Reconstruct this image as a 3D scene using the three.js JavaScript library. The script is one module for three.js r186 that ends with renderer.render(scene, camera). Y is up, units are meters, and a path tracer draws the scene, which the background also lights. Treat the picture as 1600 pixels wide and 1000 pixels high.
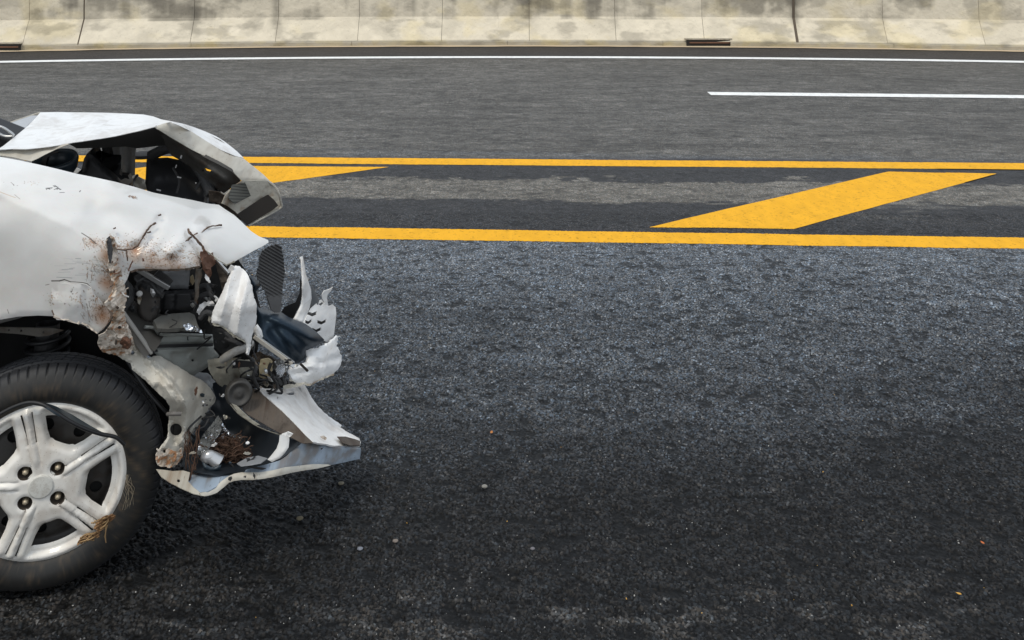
import * as THREE from 'three';
import { mergeGeometries, toCreasedNormals } from 'three/addons/utils/BufferGeometryUtils.js';
import { RoundedBoxGeometry } from 'three/addons/geometries/RoundedBoxGeometry.js';

// ------------------------------------------------------------------ camera, sky, sun, exposure
const scene = new THREE.Scene();
const F = 1500, CX = 800, CY = -94, EYE = 1.88;          // lens in photograph pixels: focal length, optical axis; eye height in metres
const camera = new THREE.PerspectiveCamera(2 * Math.atan(1094 / F) * 180 / Math.PI, 1600 / 2188, 0.05, 2000);
camera.setViewOffset(1600, 2188, 0, 1188, 1600, 1000);   // a level camera with the lens shifted down
camera.position.set(0, EYE, 0);
camera.lookAt(0, EYE, -10);
camera.updateProjectionMatrix();
scene.add(camera);

const SUN = new THREE.Vector3(-0.22, 0.88, 0.44).normalize();
const SKY = { zenith: [0.78, 0.90, 1.06], horizon: [1.12, 1.16, 1.2], glow: [1.0, 0.93, 0.82] };
{
  const w = 512, h = 256, d = new Float32Array(w * h * 4);
  for (let j = 0; j < h; j++) for (let i = 0; i < w; i++) {
    const lat = ((j + 0.5) / h - 0.5) * Math.PI, lon = ((i + 0.5) / w - 0.5) * 2 * Math.PI;
    const x = Math.cos(lat) * Math.cos(lon), y = Math.sin(lat), z = Math.cos(lat) * Math.sin(lon);
    const t = Math.pow(Math.max(0, y), 0.55), c = Math.max(0, x * SUN.x + y * SUN.y + z * SUN.z);
    const g = 0.55 * Math.pow(c, 6) + 0.9 * Math.pow(c, 40), k = (j * w + i) * 4;
    for (let q = 0; q < 3; q++) d[k + q] = y < 0 ? 0.16 : SKY.horizon[q] * (1 - t) + SKY.zenith[q] * t + g * SKY.glow[q];
    d[k + 3] = 1;
  }
  const t = new THREE.DataTexture(d, w, h, THREE.RGBAFormat, THREE.FloatType);
  t.mapping = THREE.EquirectangularReflectionMapping; t.magFilter = t.minFilter = THREE.LinearFilter; t.needsUpdate = true;
  scene.background = t; scene.environment = t;
}
const sun = new THREE.DirectionalLight(new THREE.Color(1, 0.92, 0.78), 1.5);
sun.position.copy(SUN).multiplyScalar(40).add(new THREE.Vector3(0, 0, -6)); sun.target.position.set(0, 0, -6);
sun.castShadow = true; sun.shadow.radius = 26; sun.shadow.mapSize.set(4096, 4096);
Object.assign(sun.shadow.camera, { left: -14, right: 14, top: 14, bottom: -14, near: 1, far: 90 });
scene.add(sun, sun.target);
const renderer = new THREE.WebGLRenderer({ antialias: true });
renderer.toneMapping = THREE.LinearToneMapping;
renderer.toneMappingExposure = 0.88;
renderer.shadowMap.enabled = true;

// ------------------------------------------------------------------ numbers, noise
let seed = 12345;
const rnd = () => { seed = (seed * 1664525 + 1013904223) >>> 0; return seed / 4294967296; };
const rr = (a, b) => a + (b - a) * rnd();
const clamp = (x, a = 0, b = 1) => Math.min(b, Math.max(a, x));
const sm = (a, b, x) => { const t = clamp((x - a) / (b - a)); return t * t * (3 - 2 * t); };
const mix = (a, b, t) => a + (b - a) * t;
function hash(x, y) { let h = Math.imul(x | 0, 374761393) + Math.imul(y | 0, 668265263) | 0; h = Math.imul(h ^ (h >>> 13), 1274126177); return ((h ^ (h >>> 16)) >>> 0) / 4294967296; }
function vn(x, y, per = 0) {
  const i = Math.floor(x), j = Math.floor(y), a = x - i, b = y - j, u = a * a * (3 - 2 * a), v = b * b * (3 - 2 * b);
  const m = per ? (q) => ((q % per) + per) % per : (q) => q;
  const i0 = m(i), i1 = m(i + 1), j0 = m(j), j1 = m(j + 1);
  return mix(mix(hash(i0, j0), hash(i1, j0), u), mix(hash(i0, j1), hash(i1, j1), u), v);
}
function fbm(x, y, o = 4, per = 0) { let s = 0, a = 0.5, t = 0; for (let k = 0; k < o; k++) { s += a * vn(x + k * 17.3 * (per ? 0 : 1), y, per); t += a; x *= 2; y *= 2; per *= 2; a *= 0.5; } return s / t; }
const lin = (r, g, b) => new THREE.Color().setRGB(r, g, b);

const numbers = {};
function numbered(n) { const k = numbers[n] = (numbers[n] ?? -1) + 1; return k ? n + '_' + String(k).padStart(3, '0') : n; }
function tag(o, label, category, group, kind) { o.userData = {}; if (label) o.userData.label = label; if (category) o.userData.category = category; if (group) o.userData.group = group; if (kind) o.userData.kind = kind; return o; }
function mesh(name, geo, mat, parent = scene, label) {
  const m = new THREE.Mesh(geo, mat); m.name = parent === scene ? numbered(name) : name; m.castShadow = m.receiveShadow = true;
  if (label) m.userData.label = label;
  parent.add(m); return m;
}

// ------------------------------------------------------------------ textures
function bytes(w, h, fn, srgb, repeat = true) {      // fn(i, j) -> [r, g, b] in 0..1
  const d = new Uint8Array(w * h * 4);
  for (let j = 0; j < h; j++) for (let i = 0; i < w; i++) { const c = fn(i, j), k = (j * w + i) * 4; d[k] = 255 * clamp(c[0]); d[k + 1] = 255 * clamp(c[1]); d[k + 2] = 255 * clamp(c[2]); d[k + 3] = 255; }
  const t = new THREE.DataTexture(d, w, h); if (srgb) t.colorSpace = THREE.SRGBColorSpace;
  t.magFilter = THREE.LinearFilter; t.minFilter = THREE.LinearMipmapLinearFilter; t.generateMipmaps = true;
  if (repeat) t.wrapS = t.wrapT = THREE.RepeatWrapping;
  t.needsUpdate = true; return t;
}
const enc = (x) => x <= 0.0031308 ? 12.92 * x : 1.055 * Math.pow(x, 1 / 2.4) - 0.055;

// asphalt: rounded stones of unequal height in a dark binder; 4.096 m across
const AS = 2048, ASM = 4.096, stoneH = new Float32Array(AS * AS);
let asphaltMap, asphaltOld, asphaltBump;
{
  const N = 540, cell = AS / N, sx = new Float32Array(N * N), sy = new Float32Array(N * N), sr = new Float32Array(N * N), shh = new Float32Array(N * N), sc = new Float32Array(N * N);
  for (let k = 0; k < N * N; k++) { sx[k] = rnd(); sy[k] = rnd(); sr[k] = rr(0.42, 0.9); shh[k] = rr(0.25, 1); sc[k] = rnd(); }
  const col = new Float32Array(AS * AS), hue = new Float32Array(AS * AS);
  for (let j = 0; j < AS; j++) for (let i = 0; i < AS; i++) {
    const gx = i / cell, gy = j / cell, ci = Math.floor(gx), cj = Math.floor(gy); let best = -1, bk = 0;
    for (let b = -1; b <= 1; b++) for (let a = -1; a <= 1; a++) {
      const k = ((cj + b + N) % N) * N + (ci + a + N) % N, dx = ci + a + sx[k] - gx, dy = cj + b + sy[k] - gy, q = 1 - (dx * dx * (1 + 0.7 * (sc[k] - 0.5)) + dy * dy) / (sr[k] * sr[k]);
      if (q > 0) { const hgt = shh[k] * Math.sqrt(q); if (hgt > best) { best = hgt; bk = k; } }
    }
    const pit = sm(0.6, 0.72, fbm(i / AS * 96, j / AS * 96, 3, 96)), fine = hash(i, j), p = j * AS + i, wear = fbm(i / AS * 24, j / AS * 24, 4, 24);
    stoneH[p] = (Math.max(best, 0) * (0.75 + 0.5 * wear) + 0.10 * fine) * (1 - 0.8 * pit);
    const s = sc[bk], lite = best > 0.3 ? (s > 0.99 ? 2.2 : s > 0.93 ? 0.8 : s > 0.5 ? 0.40 : s > 0.25 ? 0.27 : 0.14) : 0.06;
    col[p] = (1 - 0.72 * pit) * 1.1 * lite * (0.65 + 0.5 * fine) * (0.75 + 0.5 * wear); hue[p] = best > 0.3 ? sx[bk] : 0.5;  // pits are also darkened in the colour, as shade in the hollows
  }
  asphaltMap = bytes(AS, AS, (i, j) => { const p = j * AS + i, c = col[p], t = (hue[p] - 0.5) * 0.3; return [enc(c * (1 + t)), enc(c), enc(c * (1 - t))]; }, true);
  asphaltOld = bytes(AS, AS, (i, j) => { const p = j * AS + i, c = 0.34 * 0.3 + Math.min(col[p], 1.1) * 0.7, t = (hue[p] - 0.5) * 0.2; return [enc(c * (1 + t)), enc(c), enc(c * (1 - t))]; }, true);
  asphaltBump = bytes(AS, AS, (i, j) => { const v = stoneH[j * AS + i]; return [v, v, v]; });
}
function stone(x, z) { const i = Math.floor(x / ASM * AS), j = Math.floor(z / ASM * AS); return stoneH[(((j % AS) + AS) % AS) * AS + ((i % AS) + AS) % AS]; }

// grime: blotches, runs and specks of brown on a pale ground; 0.6 m across
function grimeTex(amount, rust, sd) {
  return bytes(768, 768, (i, j) => {
    const x = i / 768, y = j / 768, a = fbm(x * 6 + sd, y * 6, 5, 0), b = fbm(x * 30 + sd * 3, y * 26, 4), c = hash(i >> 1, (j >> 1) + sd * 91);
    let m = amount * sm(0.42, 0.8, a * 0.75 + b * 0.35), r = rust * sm(0.52, 0.68, a * 0.35 + b * 0.65);
    if (c > 1 - 0.012 * (amount + rust)) m = Math.max(m, 0.75);
    const base = 1 - 0.1 * b, d = [0.34, 0.27, 0.2], o = [0.42, 0.22, 0.11];
    return [0, 1, 2].map((q) => enc(mix(mix(base, d[q], m), o[q] * (0.5 + b), r)));
  }, true);
}
const GR = { light: grimeTex(0.28, 0.05, 1), mid: grimeTex(0.65, 0.3, 4), heavy: grimeTex(1.0, 0.9, 9) };
for (const k in GR) GR[k].repeat.set(1 / 0.6, 1 / 0.6);
const lumpTex = bytes(512, 512, (i, j) => { const v = fbm(i / 512 * 16, j / 512 * 16, 5, 16); return [v, v, v]; });
lumpTex.repeat.set(2.5, 2.5);
function mat(c, rough = 0.5, o = {}) {
  const { grime, bump = 0, ...rest } = o;
  const m = new THREE.MeshPhysicalMaterial({ color: lin(...c), roughness: rough, side: THREE.DoubleSide, ...rest });
  if (grime) m.map = GR[grime];
  if (bump) { m.bumpMap = lumpTex; m.bumpScale = bump; }
  return m;
}

// ------------------------------------------------------------------ the road
const gx = (px, Z) => (px - CX) / F * Z, gz = (py) => F * EYE / (py - CY);
const ground = (px, py, y = 0) => { const Z = F * (EYE - y) / (py - CY); return new THREE.Vector3(gx(px, Z), y, -Z); };
const median = (x) => 7.05 - 0.045 * x;                   // distance of the middle of the painted median at this x
const relief = (Z) => 0.010 - 0.0075 * sm(4.9, 5.8, Z);
const roadNoise = (x, Z) => (fbm(x * 2.2 + 40, Z * 2.2, 3) - 0.5);
function roadColour(x, Z) {
  const d = Z - median(x), n = fbm(x * 1.3, Z * 6 + 11, 5) - 0.5, n2 = fbm(x * 7, Z * 22 + 5, 4) - 0.5, big = fbm(x * 0.35 + 9, Z * 0.5, 3) - 0.5;
  const wearSheen = sm(2.9, 5.7, Z + n * 0.8 + big * 0.8); let c = [mix(0.020, 0.155, wearSheen), mix(0.0202, 0.172, wearSheen), mix(0.0208, 0.194, wearSheen)];                                                  // dark new lane in front; wear and painted sky sheen lighten it with distance
  const far = sm(0.95, 1.5, d + n * 0.5);                                          // the old grey far lanes
  const streak = 1 + 0.5 * n2 + 0.2 * n;
  c = c.map((v, q) => mix(v, [0.122, 0.116, 0.106][q] * streak * (1 + 0.6 * (fbm(x * 7 + 70, Z * 19, 4) - 0.5) + 0.6 * (fbm(x * 13, Z * 16 + 31, 3) - 0.5) + 0.5 * (fbm(x * 1.1, Z * 5 + 31, 2) - 0.5)), far));
  const dark = sm(-1.0, -0.85, d) * (1 - sm(1.15, 1.35, d + n * 0.3));            // the fresh strip under the painted median
  c = c.map((v, q) => mix(v, [0.043, 0.043, 0.045][q], dark));
  const rag = fbm(x * 9 + 5, Z * 24, 3) - 0.5, worn = sm(-0.09, -0.05, d + n * 0.3 + rag * 0.2) * (1 - sm(0.5, 0.54, d + n * 0.4 + rag * 0.25)) * (1 - 0.9 * sm(3.4, 3.5, x + n) * (1 - sm(3.9, 4.1, x - n)) * 0);
  c = c.map((v, q) => mix(v, [0.17, 0.158, 0.138][q] * (1 + 0.5 * n2), worn));
  const ab = sm(0.12, 0.2, n + n2 * 0.5) * sm(-0.6, -0.3, d) * (1 - sm(-0.2, -0.05, d)) * sm(2, 2.6, x);
  c = c.map((v, q) => mix(v, [0.11, 0.104, 0.094][q], ab * 0.8));
  const sh = sm(15.1, 15.5, Z + 0.0095 * x * x + n * 0.2);                         // the hard shoulder along the barrier
  c = c.map((v, q) => mix(v, [0.05, 0.046, 0.046][q], sh));
  const old = sm(0.05, 0.16, fbm(x * 7 + 3, Z * 13, 4) - 0.5) * (1 - sm(2.62, 2.85, Z + big * 0.4));   // bald spots nearest the camera
  c = c.map((v, q) => mix(v, [0.088, 0.084, 0.08][q], old * 0.5));
  const n3 = fbm(x * 24, Z * 52 + 8, 3) - 0.5, k = Math.max(0.25, 1 + 0.35 * big + 0.5 * n2 + 0.9 * n3 * (1 - far * 0.6));
  return c.map((v) => v * k);
}
{
  const line = (list) => { const o = []; for (const [a, b, s] of list) { const n = Math.max(1, Math.round((b - a) / s)); for (let i = 0; i < n; i++) o.push(a + (b - a) * i / n); } o.push(list.at(-1)[1]); return o; };
  const xs = line([[-400, -40, 45], [-40, -12, 2], [-12, -3.4, 0.05], [-3.4, 3.4, 0.0075], [3.4, 12, 0.05], [12, 40, 2], [40, 400, 45]]);
  const zs = line([[-400, -20, 40], [-20, 0, 2], [0, 2.2, 0.05], [2.2, 3.6, 0.007], [3.6, 6.3, 0.012], [6.3, 9.6, 0.03], [9.6, 18, 0.04], [18, 40, 1], [40, 500, 45]]);
  const nx = xs.length, nz = zs.length, pos = new Float32Array(nx * nz * 3), col = new Float32Array(nx * nz * 3), uv = new Float32Array(nx * nz * 2), idx = new Uint32Array((nx - 1) * (nz - 1) * 6);
  for (let j = 0; j < nz; j++) for (let i = 0; i < nx; i++) {
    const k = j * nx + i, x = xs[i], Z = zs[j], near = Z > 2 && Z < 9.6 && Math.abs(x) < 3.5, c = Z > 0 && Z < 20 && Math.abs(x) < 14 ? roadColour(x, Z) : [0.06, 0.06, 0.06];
    pos[k * 3] = x; pos[k * 3 + 2] = -Z;
    pos[k * 3 + 1] = near ? (stone(x, Z) - 0.9) * relief(Z) + roadNoise(x, Z) * 0.006 : -0.004;
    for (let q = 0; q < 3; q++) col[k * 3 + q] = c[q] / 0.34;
    uv[k * 2] = x / ASM; uv[k * 2 + 1] = Z / ASM;
  }
  let p = 0; for (let j = 0; j < nz - 1; j++) for (let i = 0; i < nx - 1; i++) { const a = j * nx + i, b = a + nx; idx[p++] = a; idx[p++] = a + 1; idx[p++] = b; idx[p++] = a + 1; idx[p++] = b + 1; idx[p++] = b; }
  // the coarse new lane in front and the older, closed-up surface beyond the median share their edge row
  const cut = zs.findIndex((z) => z >= 6.6), parts = [[0, cut, 'road', 'dark coarse asphalt of the near lane', asphaltMap, 0.004], [cut, nz - 1, 'old_road', 'older grey asphalt with a worn median strip and far lanes', asphaltOld, 0.003]];
  const full = new THREE.BufferGeometry(); full.setAttribute('position', new THREE.BufferAttribute(pos, 3)); full.setIndex(new THREE.BufferAttribute(idx, 1)); full.computeVertexNormals(); const nor = full.attributes.normal.array;
  for (const [j0, j1, name, label, map, bs] of parts) {
    const a = j0 * nx, b = (j1 + 1) * nx, g = new THREE.BufferGeometry(), n = (nx - 1) * (j1 - j0) * 6, ix = new Uint32Array(n);
    for (let k = 0; k < n; k++) ix[k] = idx[k];
    for (const [key, arr, s] of [['position', pos, 3], ['normal', nor, 3], ['color', col, 3], ['uv', uv, 2]]) g.setAttribute(key, new THREE.BufferAttribute(arr.slice(a * s, b * s), s));
    g.setIndex(new THREE.BufferAttribute(ix, 1));
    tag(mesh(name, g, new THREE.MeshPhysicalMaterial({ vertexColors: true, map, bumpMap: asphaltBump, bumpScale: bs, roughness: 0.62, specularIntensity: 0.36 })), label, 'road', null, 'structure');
  }
}

// painted markings: thin sheets that drape over the stones
const paintWear = bytes(1024, 256, (i, j) => { const v = fbm(i / 16, j / 40, 5), s = fbm(i / 5, j / 5, 3), k = 0.84 + 0.24 * v - 0.3 * sm(0.66, 0.8, s); return [enc(k), enc(k), enc(k * (0.95 + 0.1 * s))]; }, true);
function marking(name, quads, c, label) {                 // quads: list of [near a, near b, far a, far b] as x, Z rows sampled between
  const gs = quads.map(([A, B, C, D, n, m]) => {
    const pos = [], uv = [], idx = [];
    for (let j = 0; j <= m; j++) for (let i = 0; i <= n; i++) {
      const s = i / n, t = j / m, e = (t === 0 || t === 1) ? (hash(i, j + 7) - 0.5) * 0.008 : 0;
      let x = mix(mix(A[0], B[0], s), mix(C[0], D[0], s), t), Z = mix(mix(A[1], B[1], s), mix(C[1], D[1], s), t) + e;
      if (A[2]) Z -= A[2] * x * x;
      pos.push(x, Math.abs(x) < 3.5 && Z < 9.6 ? 0.0012 + roadNoise(x, Z) * 0.006 + (stone(x, Z) - 0.9) * 0.0012 : 0.002, -Z); uv.push(x / 3, Z / 0.8);
    }
    for (let j = 0; j < m; j++) for (let i = 0; i < n; i++) { const a = j * (n + 1) + i, b = a + n + 1; idx.push(a, a + 1, b, a + 1, b + 1, b); }
    const g = new THREE.BufferGeometry(); g.setAttribute('position', new THREE.Float32BufferAttribute(pos, 3)); g.setAttribute('uv', new THREE.Float32BufferAttribute(uv, 2)); g.setIndex(idx); g.computeVertexNormals(); return g;
  });
  return tag(mesh(name, mergeGeometries(gs), new THREE.MeshPhysicalMaterial({ color: lin(...c), map: paintWear, bumpMap: asphaltBump, bumpScale: 0.0005, roughness: 0.8, specularIntensity: 0.35, side: THREE.DoubleSide })), label, 'road marking', null, 'structure');
}
const yellow = [0.80, 0.40, 0.018], white = [0.82, 0.82, 0.8];
const nearLine = (x) => 6.105 - 0.049 * x, farLine = (x) => 8.12 - 0.036 * x - 0.005 * x * x * 0;
const longLine = (f, w, x0, x1, n) => [[x0, f(x0) - w / 2], [x1, f(x1) - w / 2], [x0, f(x0) + w / 2], [x1, f(x1) + w / 2], n, 10];
marking('yellow_line', [longLine(nearLine, 0.225, -14, -3.5, 40), longLine(nearLine, 0.225, -3.5, 3.5, 900), longLine(nearLine, 0.225, 3.5, 14, 40)], yellow, 'near solid yellow line edging the painted median');
marking('yellow_line', [longLine(farLine, 0.225, -16, -3.5, 40), longLine(farLine, 0.225, -3.5, 3.5, 500), longLine(farLine, 0.225, 3.5, 16, 60)], yellow, 'far solid yellow line edging the painted median');
{
  const q = (a, b, c, d) => { const f = (p) => { const g = ground(p[0], p[1]); return [g.x, -g.z]; }; return [f(a), f(b), f(c), f(d), 260, 180]; };
  marking('yellow_stripe', [q([1014, 355], [1241, 357.5], [1388, 268], [1558, 271.5])], yellow, 'broad diagonal yellow stripe across the median on open road');
  marking('yellow_stripe', [[[-5.35, 6.42], [-3.62, 6.3], [-2.95, 8.0], [-1.02, 7.95], 260, 120]], yellow, 'broad diagonal yellow stripe partly hidden behind the wrecked car');
}
marking('white_line', [[[-40, 15.26, 0], [-9, 14.49, 0], [-40, 15.4, 0], [-9, 14.63, 0], 6, 1], [[-9, 15.26, 0.0095], [9, 15.26, 0.0095], [-9, 15.5, 0.0095], [9, 15.5, 0.0095], 120, 2], [[9, 14.49, 0], [40, 9.3, 0], [9, 14.66, 0], [40, 9.47, 0], 6, 1]], white, 'long white edge line beside the concrete barrier');
marking('white_lane_line', [[[2.41, 11.62, 0], [6.4, 11.36, 0], [2.41, 11.86, 0], [6.4, 11.6, 0], 80, 2]], white, 'short white lane line in the far lanes');

// ------------------------------------------------------------------ the concrete barrier
{
  const conc = bytes(2048, 256, (i, j) => {              // 20.48 m long, 1.28 m high up the profile
    const x = i / 100, y = j / 200, a = fbm(x * 1.1 + 3, y * 2.2, 5), b = fbm(x * 6, y * 6, 4), run = fbm(x * 5 + 50, y * 0.7, 4), pour = fbm(x * 2.6 + 70, y * 5, 5);
    const up = sm(0.5, 0.53, y);
    let k = 0.9 + 0.2 * (b - 0.5);
    k *= 1 - 0.5 * up * sm(0.45, 0.66, a * 0.7 + run * 0.34) - 0.05 * up; k *= 1 - 0.25 * sm(0.52, 0.68, fbm(x * 2.3 + 21, y * 3.4 + 8, 5)) * (0.5 + 0.5 * up); { const s = x - 10.24; for (const [jx0, str] of [[-8.3, 0.3], [-7.45, 0.6], [-5.6, 0.5], [-4.2, 0.7], [-2.7, 0.4], [0.3, 0.4], [1.85, 0.5], [5.0, 0.9], [6.5, 0.4]]) k *= 1 - str * 0.55 * Math.exp(-(((s - jx0) / (0.05 + 0.07 * fbm(y * 6, jx0, 2))) ** 2)) * sm(0.25, 0.6, y * 1.2) * (0.4 + fbm(x * 9, y * 5, 3)); }
    k *= 1 - 0.3 * (1 - up) * sm(0.52, 0.72, pour);
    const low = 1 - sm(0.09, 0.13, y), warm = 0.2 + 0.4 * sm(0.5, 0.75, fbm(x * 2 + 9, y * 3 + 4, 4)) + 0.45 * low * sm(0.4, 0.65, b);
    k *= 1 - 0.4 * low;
    const pit = hash(i * 3 + 1, j) > 0.9975 ? 0.45 : 1;
    return [enc(k * pit), enc(k * pit * (1 - 0.07 * warm)), enc(k * pit * (1 - 0.32 * warm))];
  }, true, true);
  conc.repeat.set(1 / 20.48, 1 / 1.28);
  const cb = bytes(1024, 256, (i, j) => { const v = fbm(i / 14, j / 14, 5); return [v, v, v]; }); cb.repeat.set(1 / 5, 1 / 1.28);
  const mc = [0, 1, 2].map((k) => new THREE.MeshPhysicalMaterial({ color: lin(...[[0.80, 0.725, 0.60], [0.79, 0.715, 0.59], [0.81, 0.735, 0.61]][k]), map: conc, bumpMap: cb, bumpScale: 0.012, roughness: 0.9, side: THREE.DoubleSide }));
  const dark = mat([0.02, 0.017, 0.014], 0.95);
  const wall = new THREE.Group(); wall.name = 'concrete_barrier'; wall.position.set(0, 0, -17.35); scene.add(wall);
  tag(wall, 'long stained concrete roadside barrier with a sloped foot and vertical joints', 'barrier');
  const baseZ = (x) => Math.abs(x) < 9.5 ? 0.0108 * x * x : 0.975 + (Math.abs(x) - 9.5) * 0.16;   // towards the road
  const prof = [[0.3, 0.085], [0.285, 0.1], [0.17, 0.3], [0.085, 0.455], [0.055, 0.5], [0.045, 0.75], [0.02, 1.28], [-0.01, 1.3], [-0.2, 1.3], [-0.25, 0.0]];
  const kerb = [[0.315, -0.03], [0.315, 0.07], [0.305, 0.082], [0.1, 0.083]];
  function sweep(pr, x0, x1, jit) {
    const n = Math.max(2, Math.round((x1 - x0) / 0.12)), pos = [], uv = [], idx = [], m = pr.length; let arc = [0];
    for (let q = 1; q < m; q++) arc.push(arc[q - 1] + Math.hypot(pr[q][0] - pr[q - 1][0], pr[q][1] - pr[q - 1][1]));
    for (let i = 0; i <= n; i++) { const x = mix(x0, x1, i / n); for (let q = 0; q < m; q++) { const e = (fbm(x * 3, q * 9, 3) - 0.5) * 0.012; pos.push(x, pr[q][1] + (q ? e * 0.4 : 0), baseZ(x) + pr[q][0] + e + jit); uv.push(x + 10.24, pr === kerb ? pr[q][1] : 0.09 + arc[q]); } }
    for (let i = 0; i < n; i++) for (let q = 0; q < m - 1; q++) { const a = i * m + q, b = a + m; idx.push(a, b, a + 1, b, b + 1, a + 1); }
    for (const i of [0, n]) { const c = i * m, z = c + m - 1; for (let q = 0; q < m - 2; q++) i ? idx.push(z, c + q, c + q + 1) : idx.push(z, c + q + 1, c + q); }
    const g = new THREE.BufferGeometry(); g.setAttribute('position', new THREE.Float32BufferAttribute(pos, 3)); g.setAttribute('uv', new THREE.Float32BufferAttribute(uv, 2)); g.setIndex(idx);
    const f = g.toNonIndexed(); f.computeVertexNormals(); return f;
  }
  const jx = (px) => gx(px, 17.1), joints = [70, 147, 308, 435, 560, 690, 827, 962, 1098, 1238, 1370, 1508].map(jx);
  const all = []; for (let x = joints[0] - 1.4; x > -40; x -= 1.4) all.unshift(x); all.push(...joints); for (let x = joints.at(-1) + 1.4; x < 40; x += 1.4) all.push(x);
  for (let i = 0; i < all.length - 1; i++) {
    const big = (x) => Math.abs(x - joints[1]) < 0.01 ? 0.012 : Math.abs(x - joints[9]) < 0.01 ? 0.024 : 0.0035;
    mesh('concrete_panel', sweep(prof, all[i] + big(all[i]), all[i + 1] - big(all[i + 1]), rr(-0.003, 0.003)), mc[i % 3], wall);
  }
  mesh('concrete_core', sweep(prof.map(([a, b]) => [a - (a > 0 ? 0.014 : -0.01), b - (b > 1 ? 0.014 : 0)]), -40, 40, 0), mat([0.12, 0.095, 0.07], 0.95), wall);
  const slots = [[jx(10), jx(69)], [jx(1070), jx(1137)]], ks = [-40, slots[0][0], slots[0][1], slots[1][0], slots[1][1], 40];
  for (let i = 0; i < 6; i += 2) for (let x = ks[i]; x < ks[i + 1] - 0.01;) { const e = Math.min(ks[i + 1], x + 2.75); mesh('kerb_stone', sweep(kerb, x + 0.003, e - 0.003, 0), mc[1], wall); x = e; }
  for (const [a, b] of slots) {
    const z = baseZ((a + b) / 2);
    const t = mesh('drain_shade_block', new THREE.BoxGeometry(b - a, 0.15, 0.2).translate((a + b) / 2, 0.045, z + 0.212), dark, wall);  // solid dark block, painted as the shade of a recess
    mesh('drain_sill', new THREE.BoxGeometry(b - a - 0.06, 0.022, 0.03).translate((a + b) / 2 + 0.02, 0.07, z + 0.31), mat([0.2, 0.1, 0.06], 0.9, { grime: 'mid' }), wall);
    mesh('drain_lip', new RoundedBoxGeometry(b - a + 0.08, 0.03, 0.05, 2, 0.01).translate((a + b) / 2, 0.132, z + 0.292), mc[2], wall);
  }
  // a strip of pale grit along the foot of the barrier
  const pos = [], idx = []; let n = 0;
  for (let x = -20; x <= 20; x += 0.1, n++) { const z = -17.35 + baseZ(x) + 0.3; pos.push(x, 0.012, z, x, 0.006, z + 0.13 + 0.09 * fbm(x * 2, 3, 3)); }
  for (let i = 0; i < n - 1; i++) idx.push(i * 2, i * 2 + 1, i * 2 + 2, i * 2 + 1, i * 2 + 3, i * 2 + 2);
  const g = new THREE.BufferGeometry(); g.setAttribute('position', new THREE.Float32BufferAttribute(pos, 3)); g.setIndex(idx); g.computeVertexNormals();
  tag(mesh('gutter', g, mat([0.5, 0.4, 0.27], 0.9)), 'thin strip of pale grit along the barrier foot', 'gutter', null, 'structure');
}

// ------------------------------------------------------------------ the wrecked car: a frame on the front wheel (u forward, y up, w outward)
const YAW = -8 * Math.PI / 180, HZ = 2.74, HUB = new THREE.Vector3(gx(65, HZ), EYE - (757 - CY) / F * HZ, -HZ);
const car = new THREE.Group(); car.name = 'wrecked_car'; car.position.set(HUB.x, 0, HUB.z); car.rotation.y = -YAW; scene.add(car);
tag(car, 'white car wreck with buckled hood and torn off front end', 'car');
const cu = Math.cos(YAW), su = Math.sin(YAW), h0 = -su * HUB.x + cu * HUB.z;
function P(px, py, w = 0) {                                // a point of the car w metres outside the wheel's face
  const Z = (w + h0) / (-su * (px - CX) / F - cu), X = gx(px, Z), dx = X - HUB.x, dz = -Z - HUB.z;
  return new THREE.Vector3(cu * dx + su * dz, EYE - (py - CY) / F * Z, -su * dx + cu * dz);
}
function spline(pts) {                                    // thin-plate spline through [x, y, w]
  const n = pts.length;
  if (n === 1) return () => pts[0][2];
  const k = (r2) => r2 < 1e-9 ? 0 : r2 * Math.log(r2), S = 0.01, m = n + 3, A = [];
  for (let i = 0; i < m; i++) A.push(new Float64Array(m + 1));
  for (let i = 0; i < n; i++) {
    const [x, y, w] = pts[i];
    for (let j = 0; j < n; j++) A[i][j] = k(((x - pts[j][0]) ** 2 + (y - pts[j][1]) ** 2) * S * S);
    A[i][i] += 0.0005; A[i][n] = A[n][i] = 1; A[i][n + 1] = A[n + 1][i] = x * S; A[i][n + 2] = A[n + 2][i] = y * S; A[i][m] = w;
  }
  for (let i = n; i < m; i++) A[i][i] += 1e-9;
  if (n < 4) for (let i = n; i < m; i++) A[i][i] += 1e-4;
  for (let c = 0; c < m; c++) {
    let p = c; for (let r = c + 1; r < m; r++) if (Math.abs(A[r][c]) > Math.abs(A[p][c])) p = r;
    [A[c], A[p]] = [A[p], A[c]]; const d = A[c][c] || 1e-12;
    for (let r = 0; r < m; r++) if (r !== c) { const f = A[r][c] / d; if (f) for (let q = c; q <= m; q++) A[r][q] -= f * A[c][q]; }
  }
  const s = A.map((r, i) => r[m] / (r[i] || 1e-12));
  return (x, y) => { let v = s[n] + s[n + 1] * x * S + s[n + 2] * y * S; for (let j = 0; j < n; j++) v += s[j] * k(((x - pts[j][0]) ** 2 + (y - pts[j][1]) ** 2) * S * S); return v; };
}
function inside(poly, x, y) { let c = false; for (let i = 0, j = poly.length - 1; i < poly.length; j = i++) { const a = poly[i], b = poly[j]; if ((a[1] > y) !== (b[1] > y) && x < (b[0] - a[0]) * (y - a[1]) / (b[1] - a[1]) + a[0]) c = !c; } return c; }
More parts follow.
